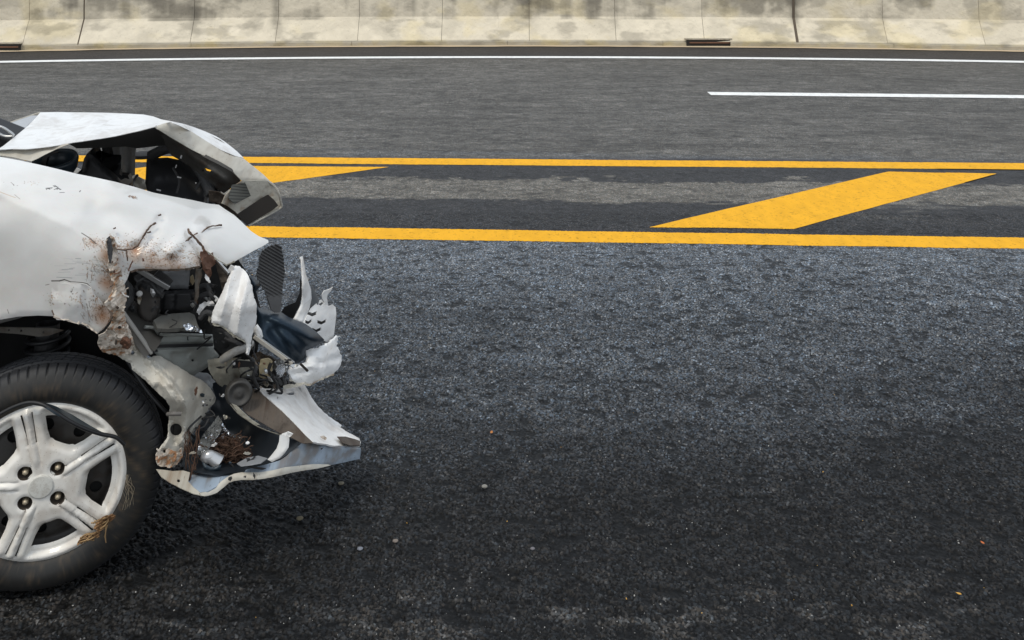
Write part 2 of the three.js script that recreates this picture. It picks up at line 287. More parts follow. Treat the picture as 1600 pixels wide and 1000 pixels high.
function resample(poly, step, round, jag, sd) {
  let p = poly;
  if (round) { p = []; const n = poly.length; for (let i = 0; i < n; i++) { const [a, b, c, d] = [-1, 0, 1, 2].map((k) => poly[(i + k + n) % n]); for (let q = 0; q < 6; q++) { const t = q / 6; p.push([0, 1].map((e) => 0.5 * (2 * b[e] + (c[e] - a[e]) * t + (2 * a[e] - 5 * b[e] + 4 * c[e] - d[e]) * t * t + (3 * b[e] - a[e] - 3 * c[e] + d[e]) * t * t * t))); } } }
  const o = [];
  for (let i = 0; i < p.length; i++) { const a = p[i], b = p[(i + 1) % p.length], l = Math.hypot(b[0] - a[0], b[1] - a[1]), n = Math.max(1, Math.round(l / step)); for (let q = 0; q < n; q++) { const t = q / n, x = mix(a[0], b[0], t), y = mix(a[1], b[1], t), e = jag && q ? jag : jag * 0.4; o.push([x + e * (vn(x * 0.35 + sd, y * 0.35) - 0.5) * 2, y + e * (vn(x * 0.35 + 50, y * 0.35 + sd) - 0.5) * 2]); } }
  return o;
}
function delaunay(pts) {
  const n = pts.length; let x0 = 1e9, y0 = 1e9, x1 = -1e9, y1 = -1e9; for (const [x, y] of pts) { x0 = Math.min(x0, x); x1 = Math.max(x1, x); y0 = Math.min(y0, y); y1 = Math.max(y1, y); }
  const d = Math.max(x1 - x0, y1 - y0) * 20, cx = (x0 + x1) / 2, cy = (y0 + y1) / 2, p = [...pts.map(([x, y], i) => [x + (hash(i, 3) - 0.5) * 1e-5, y + (hash(i, 5) - 0.5) * 1e-5]), [cx - d, cy - d], [cx, cy + d], [cx + d, cy - d]];
  const circ = (a, b, c) => { const A = p[a], B = p[b], C = p[c], bx = B[0] - A[0], by = B[1] - A[1], ex = C[0] - A[0], ey = C[1] - A[1], D = 2 * (bx * ey - by * ex), bb = bx * bx + by * by, ee = ex * ex + ey * ey, ux = (ey * bb - by * ee) / D, uy = (bx * ee - ex * bb) / D; return { a, b, c, x: A[0] + ux, y: A[1] + uy, r: ux * ux + uy * uy }; };
  let open = [circ(n, n + 1, n + 2)]; const done = [], order = [...Array(n).keys()].sort((i, j) => p[i][0] - p[j][0]);
  for (const i of order) {                                 // swept in x: triangles left behind are finished
    const e = new Map(), keep = [], X = p[i][0], Y = p[i][1];
    for (const t of open) {
      const dx = X - t.x, dy = Y - t.y;
      if (dx > 0 && dx * dx > t.r) { done.push(t); continue; }
      if (dx * dx + dy * dy - t.r > 1e-12) { keep.push(t); continue; }
      for (const [a, b] of [[t.a, t.b], [t.b, t.c], [t.c, t.a]]) { const k = a < b ? a * 1e6 + b : b * 1e6 + a; e.has(k) ? e.delete(k) : e.set(k, [a, b]); }
    }
    for (const [a, b] of e.values()) keep.push(circ(a, b, i));
    open = keep;
  }
  return [...done, ...open].filter((t) => t.a < n && t.b < n && t.c < n).map((t) => [t.a, t.b, t.c]);
}
// a bent sheet with thickness. fn(x, y, distance to the rim) -> point; poly and holes in the plane in which it is laid out
function shell(poly, holes, step, fn, t, uvf) {
  const rims = [poly, ...holes], pts = rims.flat(); let x0 = 1e9, y0 = 1e9, x1 = -1e9, y1 = -1e9; for (const [x, y] of poly) { x0 = Math.min(x0, x); x1 = Math.max(x1, x); y0 = Math.min(y0, y); y1 = Math.max(y1, y); }
  const rim = pts.slice(), dist = (x, y) => { let m = 1e9; for (const r of rim) { const d = (r[0] - x) ** 2 + (r[1] - y) ** 2; if (d < m) m = d; } return Math.sqrt(m); };
  const ok = (x, y) => inside(poly, x, y) && !holes.some((h) => inside(h, x, y));
  let row = 0; for (let y = y0 + step / 2; y < y1; y += step * 0.866, row++) for (let x = x0 + (row & 1) * step / 2; x < x1; x += step) { const jx = x + (hash(row, x * 7 | 0) - 0.5) * step * 0.3; if (ok(jx, y) && dist(jx, y) > step * 0.6) pts.push([jx, y]); }
  let tri = delaunay(pts).filter(([a, b, c]) => { const x = (pts[a][0] + pts[b][0] + pts[c][0]) / 3, y = (pts[a][1] + pts[b][1] + pts[c][1]) / 3; return ok(x, y); });
  const v = pts.map(([x, y], i) => fn(x, y, i < rim.length ? 0 : dist(x, y))), nrm = v.map(() => new THREE.Vector3()), e1 = new THREE.Vector3(), e2 = new THREE.Vector3();
  tri = tri.map(([a, b, c]) => { const A = pts[a], B = pts[b], C = pts[c]; return (B[0] - A[0]) * (C[1] - A[1]) - (B[1] - A[1]) * (C[0] - A[0]) > 0 ? [a, c, b] : [a, b, c]; });
  for (const [a, b, c] of tri) { e1.subVectors(v[b], v[a]); e2.subVectors(v[c], v[a]); e1.cross(e2); nrm[a].add(e1); nrm[b].add(e1); nrm[c].add(e1); }
  nrm.forEach((q) => q.normalize());
  const N = v.length, pos = [], no = [], uv = [], idx = [], put = (p, m, q) => { pos.push(p.x, p.y, p.z); no.push(m.x, m.y, m.z); const s = uvf ? uvf(q) : [q.x, q.y]; uv.push(s[0], s[1]); return pos.length / 3 - 1; };
  v.forEach((p, i) => put(p, nrm[i], p));
  const back = v.map((p, i) => p.clone().addScaledVector(nrm[i], -t)); back.forEach((p, i) => put(p, nrm[i].clone().negate(), p));
  const edges = new Map();
  for (const [a, b, c] of tri) { idx.push(a, b, c, N + a, N + c, N + b); for (const [p, q] of [[a, b], [b, c], [c, a]]) { const k = Math.min(p, q) * 1e6 + Math.max(p, q); edges.has(k) ? edges.set(k, null) : edges.set(k, [p, q]); } }
  for (const e of edges.values()) if (e) { const [a, b] = e; e1.subVectors(v[b], v[a]); e2.subVectors(back[a], v[a]); const m = e2.clone().cross(e1).normalize(), k = put(v[a], m, v[a]); put(v[b], m, v[b]); put(back[b], m, v[b]); put(back[a], m, v[a]); idx.push(k, k + 2, k + 1, k, k + 3, k + 2); }
  const g = new THREE.BufferGeometry(); g.setAttribute('position', new THREE.Float32BufferAttribute(pos, 3)); g.setAttribute('normal', new THREE.Float32BufferAttribute(no, 3)); g.setAttribute('uv', new THREE.Float32BufferAttribute(uv, 2)); g.setIndex(idx); return g;
}
let sheetNo = 0;
// a torn or stamped panel of the car: outline and depths w; dent, crumple in metres; pillow = [depth, over how many px]; roll likewise bends the rim inwards
function sheet(outline, depths, o = {}) {
  const { step = 6, round = false, jag = 0, holes = [], t = 0.002, dent = 0, dentScale = 26, crumple = 0, pillow, roll, fold, uvf } = o, sd = ++sheetNo * 13.7;
  const w = spline(depths.map((d) => d.length === 1 ? [0, 0, d[0]] : d)), poly = resample(outline, step * 0.7, round, jag, sd);
  const hs = holes.map((h) => h.length === 3 && !h[0].length ? [...Array(Math.max(8, Math.round(h[2] * 2.5)))].map((_, i, a) => [h[0] + h[2] * Math.cos(i / a.length * 6.2832), h[1] + h[2] * Math.sin(i / a.length * 6.2832)]) : resample(h, step * 0.7, false, 0, 0));
  const g = shell(poly, hs, step, (x, y, d) => {
    let q = w(x, y);
    if (dent) q += dent * (fbm(x / dentScale + sd, y / dentScale, 3) - 0.5) * 2;
    if (crumple) q += crumple * (1 - Math.abs(2 * fbm(x / 14 + sd, y / 18, 3) - 1) * 2.2);
    if (pillow) { const k = 1 - clamp(d / pillow[1]); q += pillow[0] * (Math.sqrt(1 - k * k) - 1); }
    if (roll) { const k = 1 - clamp(d / roll[1]); q -= roll[0] * k * k; }
    if (fold) q += fold(x, y, d);
    return P(x, y, q);
  }, t, uvf);
  return o.crease || crumple ? toCreasedNormals(g, o.crease ?? 0.5) : g.toNonIndexed();
}
const tube = (pts, r, seg = 6, n) => new THREE.TubeGeometry(new THREE.CatmullRomCurve3(pts), n ?? Math.max(6, pts.length * 6), r, seg);
const tubeP = (list, r, seg) => tube(list.map((p) => P(...p)), r, seg);
function boxAt(px, py, w, a, b, c, rx = 0, ry = 0, rz = 0, rad = 0.006) { const p = P(px, py, w); return new RoundedBoxGeometry(a, b, c, 2, rad).applyMatrix4(new THREE.Matrix4().compose(p, new THREE.Quaternion().setFromEuler(new THREE.Euler(rx, ry, rz)), new THREE.Vector3(1, 1, 1))); }
function bar(A, B, wd, th, rad = 0.002) { const a = P(...A), b = P(...B), l = a.distanceTo(b); return new RoundedBoxGeometry(l, wd, th, 2, Math.min(rad, wd / 2.2, th / 2.2)).applyMatrix4(new THREE.Matrix4().compose(a.clone().add(b).multiplyScalar(0.5), new THREE.Quaternion().setFromUnitVectors(new THREE.Vector3(1, 0, 0), b.sub(a).normalize()), new THREE.Vector3(1, 1, 1))); }
const dist2seg = (x, y, a, b) => { const dx = b[0] - a[0], dy = b[1] - a[1], t = clamp(((x - a[0]) * dx + (y - a[1]) * dy) / (dx * dx + dy * dy)); return Math.hypot(x - a[0] - t * dx, y - a[1] - t * dy); };
const dist2line = (x, y, l) => { let m = 1e9; for (let i = 0; i < l.length - 1; i++) m = Math.min(m, dist2seg(x, y, l[i], l[i + 1])); return m; };
const ridge = (l, h, wd) => (x, y) => { const d = dist2line(x, y, l) / wd; return d < 1 ? h * (1 - d * d) ** 2 : 0; };
const tent = (l, h, wd) => (x, y) => { const d = dist2line(x, y, l) / wd; return d < 1 ? h * (1 - d) : 0; };

// ---- side paint with dirt, chips and scrapes, laid on the panel in metres along the car
const PU = 1.5, PV = 1.8, PU0 = -0.6, PW = 1600, PH = Math.round(PW * PV / PU);
let paintMap;
{
  const cv = document.createElement('canvas'); cv.width = PW; cv.height = PH; const c = cv.getContext('2d');
  c.fillStyle = '#efefee'; c.fillRect(0, 0, PW, PH);
  const S = PW / PU, at = (px, py, w = 0) => { const p = P(px, py, w); return [(p.x - PU0) * S, (PV - p.y + 0.8 * p.z) * S]; };
  const cols = ['92,66,44', '60,42,30', '150,98,60', '176,120,76', '120,100,80'];
  const spray = (px, py, w, r, n, size, pal, al) => { for (let k = 0; k < n; k++) { const [x, y] = at(px, py, w), a = rnd() * 6.2832, d = r * S / 540 * Math.sqrt(rnd()) * rnd(); c.fillStyle = 'rgba(' + pal[Math.floor(rnd() * pal.length)] + ',' + rr(al * 0.3, al) + ')'; c.beginPath(); c.ellipse(x + Math.cos(a) * d, y + Math.sin(a) * d, rr(0.4, 1) * size, rr(0.3, 0.9) * size, rnd() * 3, 0, 6.2832); c.fill(); } };
  const soft = (px, py, w, r, col, al) => { const [x, y] = at(px, py, w), R = r * S / 540, g = c.createRadialGradient(x, y, 0, x, y, R); g.addColorStop(0, 'rgba(' + col + ',' + al + ')'); g.addColorStop(1, 'rgba(' + col + ',0)'); c.fillStyle = g; c.fillRect(x - R, y - R, 2 * R, 2 * R); };
  const stroke = (pts, w, wd, col, al = 1) => { c.strokeStyle = 'rgba(' + col + ',' + al + ')'; c.lineCap = 'round'; c.lineJoin = 'round'; for (let i = 0; i < pts.length - 1; i++) { c.lineWidth = wd * rr(0.5, 1.2); c.beginPath(); c.moveTo(...at(...pts[i], w)); c.lineTo(...at(...pts[i + 1], w)); c.stroke(); } };
  // faint road film
  for (let k = 0; k < 500; k++) soft(rr(-60, 420), rr(240, 540), -0.05, rr(8, 40), '196,182,160', rr(0.015, 0.06));
  for (let k = 0; k < 900; k++) { c.fillStyle = 'rgba(90,76,60,' + rr(0.05, 0.35) + ')'; c.fillRect(rnd() * PW, rnd() * PH, rr(0.6, 1.8), rr(0.6, 1.6)); }
  for (const [x, y, r, n] of [[270, 395, 45, 700], [240, 400, 40, 600], [190, 395, 26, 500], [300, 375, 30, 300], [180, 440, 30, 600], [170, 500, 30, 600], [160, 400, 18, 300], [215, 385, 25, 260], [130, 490, 18, 50], [100, 490, 14, 90], [330, 380, 30, 160], [48, 282, 12, 16], [20, 300, 16, 12]]) { spray(x, y, -0.06, r * 1.25, n * 0.45, 2.4, cols, 0.5); for (let k = 0; k < n / 14; k++) { const a = rr(-0.6, 0.6) + (x > 215 ? -0.35 : 1.3), X = x + rr(-1, 1) * r, Y = y + rr(-0.7, 0.7) * r * 0.8, l = rr(2, 11); const p = [[X, Y]]; for (let e = 1; e < 4; e++) p.push([X + Math.cos(a) * l * e / 3 + rr(-1, 1), Y + Math.sin(a) * l * e / 3 + rr(-1, 1)]); stroke(p, -0.06, rr(0.5, 2), cols[Math.floor(rnd() * 5)], rr(0.2, 0.75)); } }
  for (const [x, y, r, a] of [[215, 400, 18, 0.5], [212, 392, 8, 0.75], [240, 412, 20, 0.32], [270, 412, 26, 0.35], [180, 420, 16, 0.6], [178, 460, 16, 0.6], [172, 510, 18, 0.6], [300, 385, 14, 0.3], [160, 400, 14, 0.25]]) soft(x, y, -0.06, r, '168,104,62', a);
  for (const p of [[94, 303], [98, 310], [89, 314]]) spray(p[0], p[1], -0.12, 5, 12, 2.6, ['40,34,30'], 0.9);
  stroke([[92, 300], [99, 307], [102, 309]], -0.12, 4, '48,44,40', 0.85); stroke([[84, 313], [91, 309]], -0.12, 3.5, '48,44,40', 0.8); stroke([[104, 318], [109, 315]], -0.12, 4, '44,42,44', 0.85); stroke([[130, 305], [130, 310]], -0.14, 3, '50,44,40', 0.8);
  spray(207, 307, -0.2, 8, 60, 3, ['120,74,38', '70,46,28', '160,110,60'], 0.9);
  stroke([[127, 363], [140, 371], [149, 379]], 0.03, 3, '90,80,74', 0.9); stroke([[22, 303], [32, 312]], 0.02, 2, '110,90,74', 0.7); stroke([[0, 302], [25, 310]], 0.02, 3, '190,150,110', 0.5);
  for (let k = 0; k < 26; k++) { const y = rr(408, 440), x = rr(86, 150); stroke([[x, y], [x + rr(6, 24), y + rr(-1.4, 1.4)]], 0.03, rr(0.6, 1.8), '120,124,128', rr(0.2, 0.65)); }
  stroke([[83, 442], [95, 442], [103, 440], [112, 443], [130, 443], [137, 444], [142, 449]], 0.035, 2.6, '54,48,44', 0.95); stroke([[73, 448], [79, 447]], 0.035, 2, '80,70,60', 0.8);
  stroke([[82, 486], [86, 496]], 0.035, 6, '92,60,40', 0.8); stroke([[12, 484], [14, 490]], 0.035, 2, '90,80,70', 0.7); stroke([[136, 475], [137, 500]], 0.035, 1.4, '120,116,112', 0.7);
  spray(114, 459, 0.035, 4, 10, 2, ['60,50,46'], 0.9);
  paintMap = new THREE.CanvasTexture(cv); paintMap.colorSpace = THREE.SRGBColorSpace;
  paintMap.repeat.set(1 / PU, 1 / PV); paintMap.offset.set(-PU0 / PU, 0); paintMap.wrapS = paintMap.wrapT = THREE.ClampToEdgeWrapping;
}
const M = {
  side: mat([0.84, 0.83, 0.805], 0.45, { clearcoat: 0.7, clearcoatRoughness: 0.06, map: paintMap }),
  white: mat([0.78, 0.78, 0.77], 0.4, { clearcoat: 0.4, clearcoatRoughness: 0.2, grime: 'light' }),
  whiteDirty: mat([0.72, 0.70, 0.66], 0.5, { grime: 'mid', bump: 0.002 }),
  shard: mat([0.82, 0.81, 0.79], 0.45, { grime: 'light', bump: 0.002 }),
  cream: mat([0.56, 0.53, 0.46], 0.55, { grime: 'light', bump: 0.003 }),
  creamDirty: mat([0.5, 0.47, 0.40], 0.6, { grime: 'mid', bump: 0.005 }),
  rusty: mat([0.74, 0.65, 0.55], 0.75, { grime: 'heavy', bump: 0.008 }),
  rust: mat([0.13, 0.06, 0.035], 0.85, { bump: 0.01 }),
  greyGreen: mat([0.34, 0.355, 0.33], 0.45, { grime: 'light', bump: 0.002 }),
  tan: mat([0.42, 0.35, 0.22], 0.5, { grime: 'mid' }),
  beige: mat([0.36, 0.34, 0.28], 0.5, { grime: 'mid', bump: 0.004 }),
  grey: mat([0.13, 0.13, 0.125], 0.5, { grime: 'light' }),
  darkGrey: mat([0.045, 0.045, 0.046], 0.55, { grime: 'light', bump: 0.002 }),
  black: mat([0.012, 0.012, 0.013], 0.5), matte: mat([0.01, 0.0095, 0.009], 0.9),
  navy: mat([0.008, 0.014, 0.022], 0.42, { specularIntensity: 0.8, specularColor: lin(0.6, 0.8, 1) }),
  blueBlack: mat([0.02, 0.032, 0.042], 0.35),
  brown: mat([0.085, 0.066, 0.05], 0.75, { grime: 'mid', bump: 0.008 }),
  lip: mat([0.33, 0.40, 0.48], 0.5, { grime: 'mid' }),  // white plastic; its bluish skylit shade is put into the base colour
  chrome: mat([0.75, 0.77, 0.8], 0.14, { metalness: 1, bump: 0.01 }),
  steel: mat([0.5, 0.5, 0.49], 0.35, { metalness: 0.9 }),
  straw: mat([0.36, 0.23, 0.11], 0.9), root: mat([0.075, 0.04, 0.024], 0.95),
  glass: mat([0.03, 0.035, 0.04], 0.08, { clearcoat: 1 }),
};
const part = (name, g, m, parent = car, label) => mesh(name, g, m, parent, label);
// ---- wheel: tyre, steel rim, plastic cover
const AX = new THREE.Vector3(0, HUB.y, 0);
const wheel = new THREE.Group(); wheel.name = 'wheel'; wheel.position.copy(AX); wheel.rotation.y = 0.17; car.add(wheel);
{
  const R = 0.326, W = 0.165, prof = [];
  const half = [[0.222, -0.024], [0.228, -0.012], [0.236, -0.004], [0.25, 0.001], [0.264, 0.001], [0.276, -0.004], [0.287, -0.011], [0.295, -0.019], [0.3005, -0.027], [0.3035, -0.036]];
  for (const q of half) q[0] = 0.236 + (q[0] - 0.236) * 1.29; for (const q of half) prof.push(q); for (let i = 0; i <= 22; i++) prof.push([R - 0.004 * ((i - 11) / 11) ** 2, -0.043 - (W - 0.086) * i / 22]); for (const q of half.slice().reverse()) prof.push([q[0], -W - q[1]]);
  const n = 900, m = prof.length, pos = [], col = [], idx = [];
  for (let i = 0; i < n; i++) for (let j = 0; j < m; j++) {
    const a = i / n * 6.28318; let [r, w] = prof[j];
    const cell = (a * 180 / Math.PI / 4.6 + (j > 12 ? 0.04 * (j - 12) : 0)) % 1, sh = sm(0.303, 0.313, r);
    if (cell < (j > 14 ? 0.07 : 0.15) && sh) r -= (j > 14 ? 0.003 : 0.006) * sh;
    if (j >= 9 && j <= 33 && [14, 15, 20, 21, 26, 27].includes(j - 0)) r -= 0.006;
    const flat = Math.max(0, -Math.sin(a)) ** 10; if (r > 0.305) r -= 0.004 * flat; if (r < 0.305 && r > 0.24) w += 0.006 * flat * (w > -W / 2 ? 1 : -1);
    r += 0.0012 * (Math.abs(r - 0.258) < 0.003 ? 1 : 0);
    pos.push(r * Math.cos(a), r * Math.sin(a), w);
    const d = fbm(Math.cos(a) * 9 + 20, Math.sin(a) * 9 + r * 50, 4), f = fbm(Math.cos(a) * 40 + 20, Math.sin(a) * 40 + r * 160, 3), mud = sm(0.45, 0.75, d * 0.6 + f * 0.45) * (1 - sm(0.268, 0.306, r)), side = 1 - sm(0.299, 0.316, r);
    const b = [0.017, 0.018, 0.021], s = [0.014, 0.0135, 0.0125], u = [0.08, 0.056, 0.034];
    for (let q = 0; q < 3; q++) col.push(mix(mix(b[q], s[q], side), u[q], mud * 0.5) * (0.75 + 0.5 * f));
  }
  for (let i = 0; i < n; i++) for (let j = 0; j < m - 1; j++) { const a = i * m + j, b = ((i + 1) % n) * m + j; idx.push(a, b, a + 1, b, b + 1, a + 1); }
  const g = new THREE.BufferGeometry(); g.setAttribute('position', new THREE.Float32BufferAttribute(pos, 3)); g.setAttribute('color', new THREE.Float32BufferAttribute(col, 3)); g.setIndex(idx); g.computeVertexNormals();
  part('tyre', g, new THREE.MeshPhysicalMaterial({ vertexColors: true, roughness: 0.62, side: THREE.DoubleSide }), wheel);
  // steel rim with round vents
  const circle = (r, k, cx = 0, cy = 0) => [...Array(k)].map((_, i) => [cx + r * Math.cos(i / k * 6.2832), cy + r * Math.sin(i / k * 6.2832)]);
  const vents = [...Array(10)].map((_, i) => circle(0.017, 14, 0.148 * Math.cos(i * 0.628 + 0.25), 0.148 * Math.sin(i * 0.628 + 0.25)));
  part('rim', mergeGeometries([shell(circle(0.226, 90), vents, 0.011, (x, y) => { const r = Math.hypot(x, y); return new THREE.Vector3(x, y, -0.05 + 0.02 * sm(0.19, 0.225, r) - 0.012 * sm(0.16, 0.185, r) * (1 - sm(0.19, 0.21, r)) + 0.008 * (1 - sm(0.05, 0.1, r))); }, 0.004),
    new THREE.CylinderGeometry(0.222, 0.222, 0.09, 60, 1, true).rotateX(Math.PI / 2).translate(0, 0, -0.095)].map((g) => { const q = g.index ? g.toNonIndexed() : g; return q; })), mat([0.045, 0.042, 0.038], 0.6, { grime: 'mid' }), wheel);
  part('brake_drum', new THREE.CylinderGeometry(0.19, 0.19, 0.03, 40).rotateX(Math.PI / 2).translate(0, 0, -0.085), M.matte, wheel);
  // cover: five broad spokes, each with two slits, four openings for the nuts
  const SP = [101, 27, -46, -113, 173].map((d) => d * Math.PI / 180), holes = [];
  for (let i = 0; i < 5; i++) {
    const a = SP[i], b = SP[(i + 1) % 5], d = ((a - b) + 12.566) % 6.2832, c = a - d / 2, q = d / 2;
    const h = []; const at = (r, off) => [r * Math.cos(c + off), r * Math.sin(c + off)];
    for (let k = -4; k <= 4; k++) h.push(at(0.186, k / 4 * (q - 0.22))); h.push(at(0.15, q - 0.265)); h.push(at(0.125, q - 0.34)); h.push(at(0.117, q - 0.46)); h.push(at(0.117, -q + 0.46)); h.push(at(0.125, -q + 0.34)); h.push(at(0.15, -q + 0.265));
    holes.push(h);
    for (const s of [-1, 1]) { const u = [Math.cos(a), Math.sin(a)], v = [-u[1] * s, u[0] * s], L = (r, o) => [u[0] * r + v[0] * o, u[1] * r + v[1] * o]; holes.push([L(0.122, 0.007), L(0.122, 0.013), L(0.16, 0.0148), L(0.208, 0.0172), L(0.208, 0.0098), L(0.16, 0.0084)]); }
  }
  const lug = [45, 135, 225, 315].map((d) => d * Math.PI / 180).map((a) => [0.0595 * Math.cos(a), 0.0595 * Math.sin(a), a]);
  for (const [x, y] of lug) holes.push(circle(0.021, 20, x, y));
  const coverRim = circle(0.233, 200);
  const spokeD = (x, y) => { let m = 9; for (const a of SP) { const s = x * Math.cos(a) + y * Math.sin(a), o = Math.abs(-x * Math.sin(a) + y * Math.cos(a)); if (s > 0 && o < m) m = o; } return m; };
  const cover = part('wheel_cover', shell(coverRim, holes.map((h) => resample(h, 0.004, false, 0, 0)), 0.0046, (x, y, d) => {
    const r = Math.hypot(x, y), s = spokeD(x, y); let z = -0.004 + 0.012 * (1 - sm(0.05, 0.2, r));
    z -= 0.016 * sm(0.2, 0.233, r); z -= 0.02 * sm(0.028, 0.05, s) * sm(0.1, 0.125, r) * (1 - sm(0.2, 0.215, r));
    z += 0.006 * (1 - sm(0.005, 0.008, s)) * sm(0.05, 0.08, r) * (1 - sm(0.205, 0.22, r));
    z -= 0.004 * (1 - sm(0.0015, 0.004, Math.abs(s - 0.0115))) * sm(0.05, 0.07, r) * (1 - sm(0.2, 0.21, r));
    z -= 0.003 * (1 - sm(0, 0.006, d)); z += 0.0015 * (fbm(x * 30 + 9, y * 30, 3) - 0.5);
    return new THREE.Vector3(x, y, z);
  }, 0.003, (q) => [q.x + 1, q.y + 1]), mat([0.82, 0.79, 0.73], 0.34, { grime: 'light', clearcoat: 0.3 }), wheel, 'five-spoke white plastic wheel cover stained brown');
  part('centre_cap', new THREE.LatheGeometry([[0, 0.017], [0.029, 0.0165], [0.033, 0.014], [0.035, 0.005], [0.041, 0.004], [0.043, 0.0]].map((p) => new THREE.Vector2(...p)), 40).rotateX(Math.PI / 2), mat([0.66, 0.65, 0.6], 0.35, { grime: 'light' }), cover);
  for (const [x, y] of lug) {
    part('nut_well', new THREE.LatheGeometry([[0.0245, 0.0085], [0.0245, 0.006], [0.02, 0.004], [0.018, -0.02], [0, -0.021]].map((p) => new THREE.Vector2(...p)), 20).rotateX(Math.PI / 2).translate(x, y, 0), mat([0.05, 0.038, 0.028], 0.7), cover);
    const nut = new THREE.CylinderGeometry(0.0085, 0.0095, 0.02, 6).rotateX(Math.PI / 2).translate(x, y, -0.008); part('wheel_nut', mergeGeometries([nut.toNonIndexed(), new THREE.SphereGeometry(0.0075, 12, 8).translate(x, y, 0.001).toNonIndexed()]), mat([0.5, 0.42, 0.3], 0.45, { metalness: 0.5 }), cover);
  }
  // torn rubber lip that lifts off the bead across the cover
  const lipL = [[-25, 659, 0.014], [0, 643, 0.018], [24, 632, 0.022], [44, 628, 0.03], [62, 633, 0.045], [82, 648, 0.055], [104, 664, 0.055], [128, 677, 0.045], [152, 686, 0.03], [176, 693, 0.02], [190, 705, 0.012]];
  part('torn_rubber_lip', tube(lipL.map((p) => P(...p).sub(AX)), 0.0055, 8, 120), M.black, wheel);
  const flap = sheet([[30, 630], [46, 629], [62, 634], [82, 649], [104, 665], [130, 678], [154, 687], [176, 693], [160, 686], [140, 672], [112, 652], [84, 636], [62, 628], [44, 625]], [[40, 629, 0.02], [62, 634, 0.045], [104, 665, 0.055], [130, 678, 0.045], [176, 693, 0.018], [62, 628, 0.015], [112, 652, 0.002], [140, 672, 0.005]], { step: 4, t: 0.004 });
  flap.translate(-AX.x, -AX.y, -AX.z); part('torn_rubber_lip', flap, M.blueBlack, wheel);
  // straw caught under the cover, hairs on the sidewall
  const straw = []; for (let i = 0; i < 36; i++) { const k = i % 2, cx = k ? 152 : 134, cy = k ? 826 : 848, a = (k ? -0.55 : -0.4) + rr(-0.5, 0.5), l = rr(8, 22), x = cx + rr(-6, 6), y = cy + rr(-6, 6), dx = Math.cos(a) * l, dy = Math.sin(a) * l * (0.8), w = rr(0.012, 0.03); straw.push(tubeP([[x - dx / 2, y - dy / 2, w], [x + rr(-2, 2), y + rr(-2, 2), w + rr(0, 0.012)], [x + dx / 2, y + dy / 2, w - 0.004]], rr(0.0008, 0.0024), 5)); }
  for (let i = 0; i < 6; i++) straw.push(tubeP([[158 + i, 830, 0.02], [160, 838 + i, 0.02], [159 + i * 0.5, 848 + i * 2, 0.012]], 0.0012, 5));
  for (const q of [[[141, 834], [146, 825], [156, 816], [168, 814], [175, 818], [171, 824], [163, 829], [156, 836], [148, 840]], [[116, 857], [120, 847], [130, 843], [140, 845], [147, 842], [150, 846], [140, 852], [130, 852], [124, 857]], [[140, 846], [146, 838], [152, 842], [148, 850]]]) { const g = sheet(q, [[0.016]], { step: 2, crumple: 0.016, jag: 1.1, t: 0.002, fold: (x, y) => 0.004 * Math.sin((x * 0.5 + y * 0.9) * 1.6) }); g.translate(-AX.x, -AX.y, -AX.z); part('splintered_scrap', g, mat([0.36, 0.21, 0.1], 0.85, { grime: 'mid' }), wheel); }
  straw.forEach((g) => g.translate(-AX.x, -AX.y, -AX.z)); tag(part('straw', mergeGeometries(straw), M.straw, wheel), 'dry straw wedged under the wheel cover', null, null, 'stuff');
  const hair = []; for (let i = 0; i < 9; i++) { const p = []; let x = 194 + rr(-3, 6), y = 752 + rr(0, 8); for (let k = 0; k < 7; k++) { p.push([x, y, 0.006 - 0.001 * k]); x += rr(-5, 8) * (k < 3 ? 1 : -0.5); y += rr(5, 13); } hair.push(tubeP(p, 0.00045, 4)); }
  hair.forEach((g) => g.translate(-AX.x, -AX.y, -AX.z)); part('dry_root', mergeGeometries(hair), mat([0.3, 0.25, 0.18], 0.9), wheel);
}

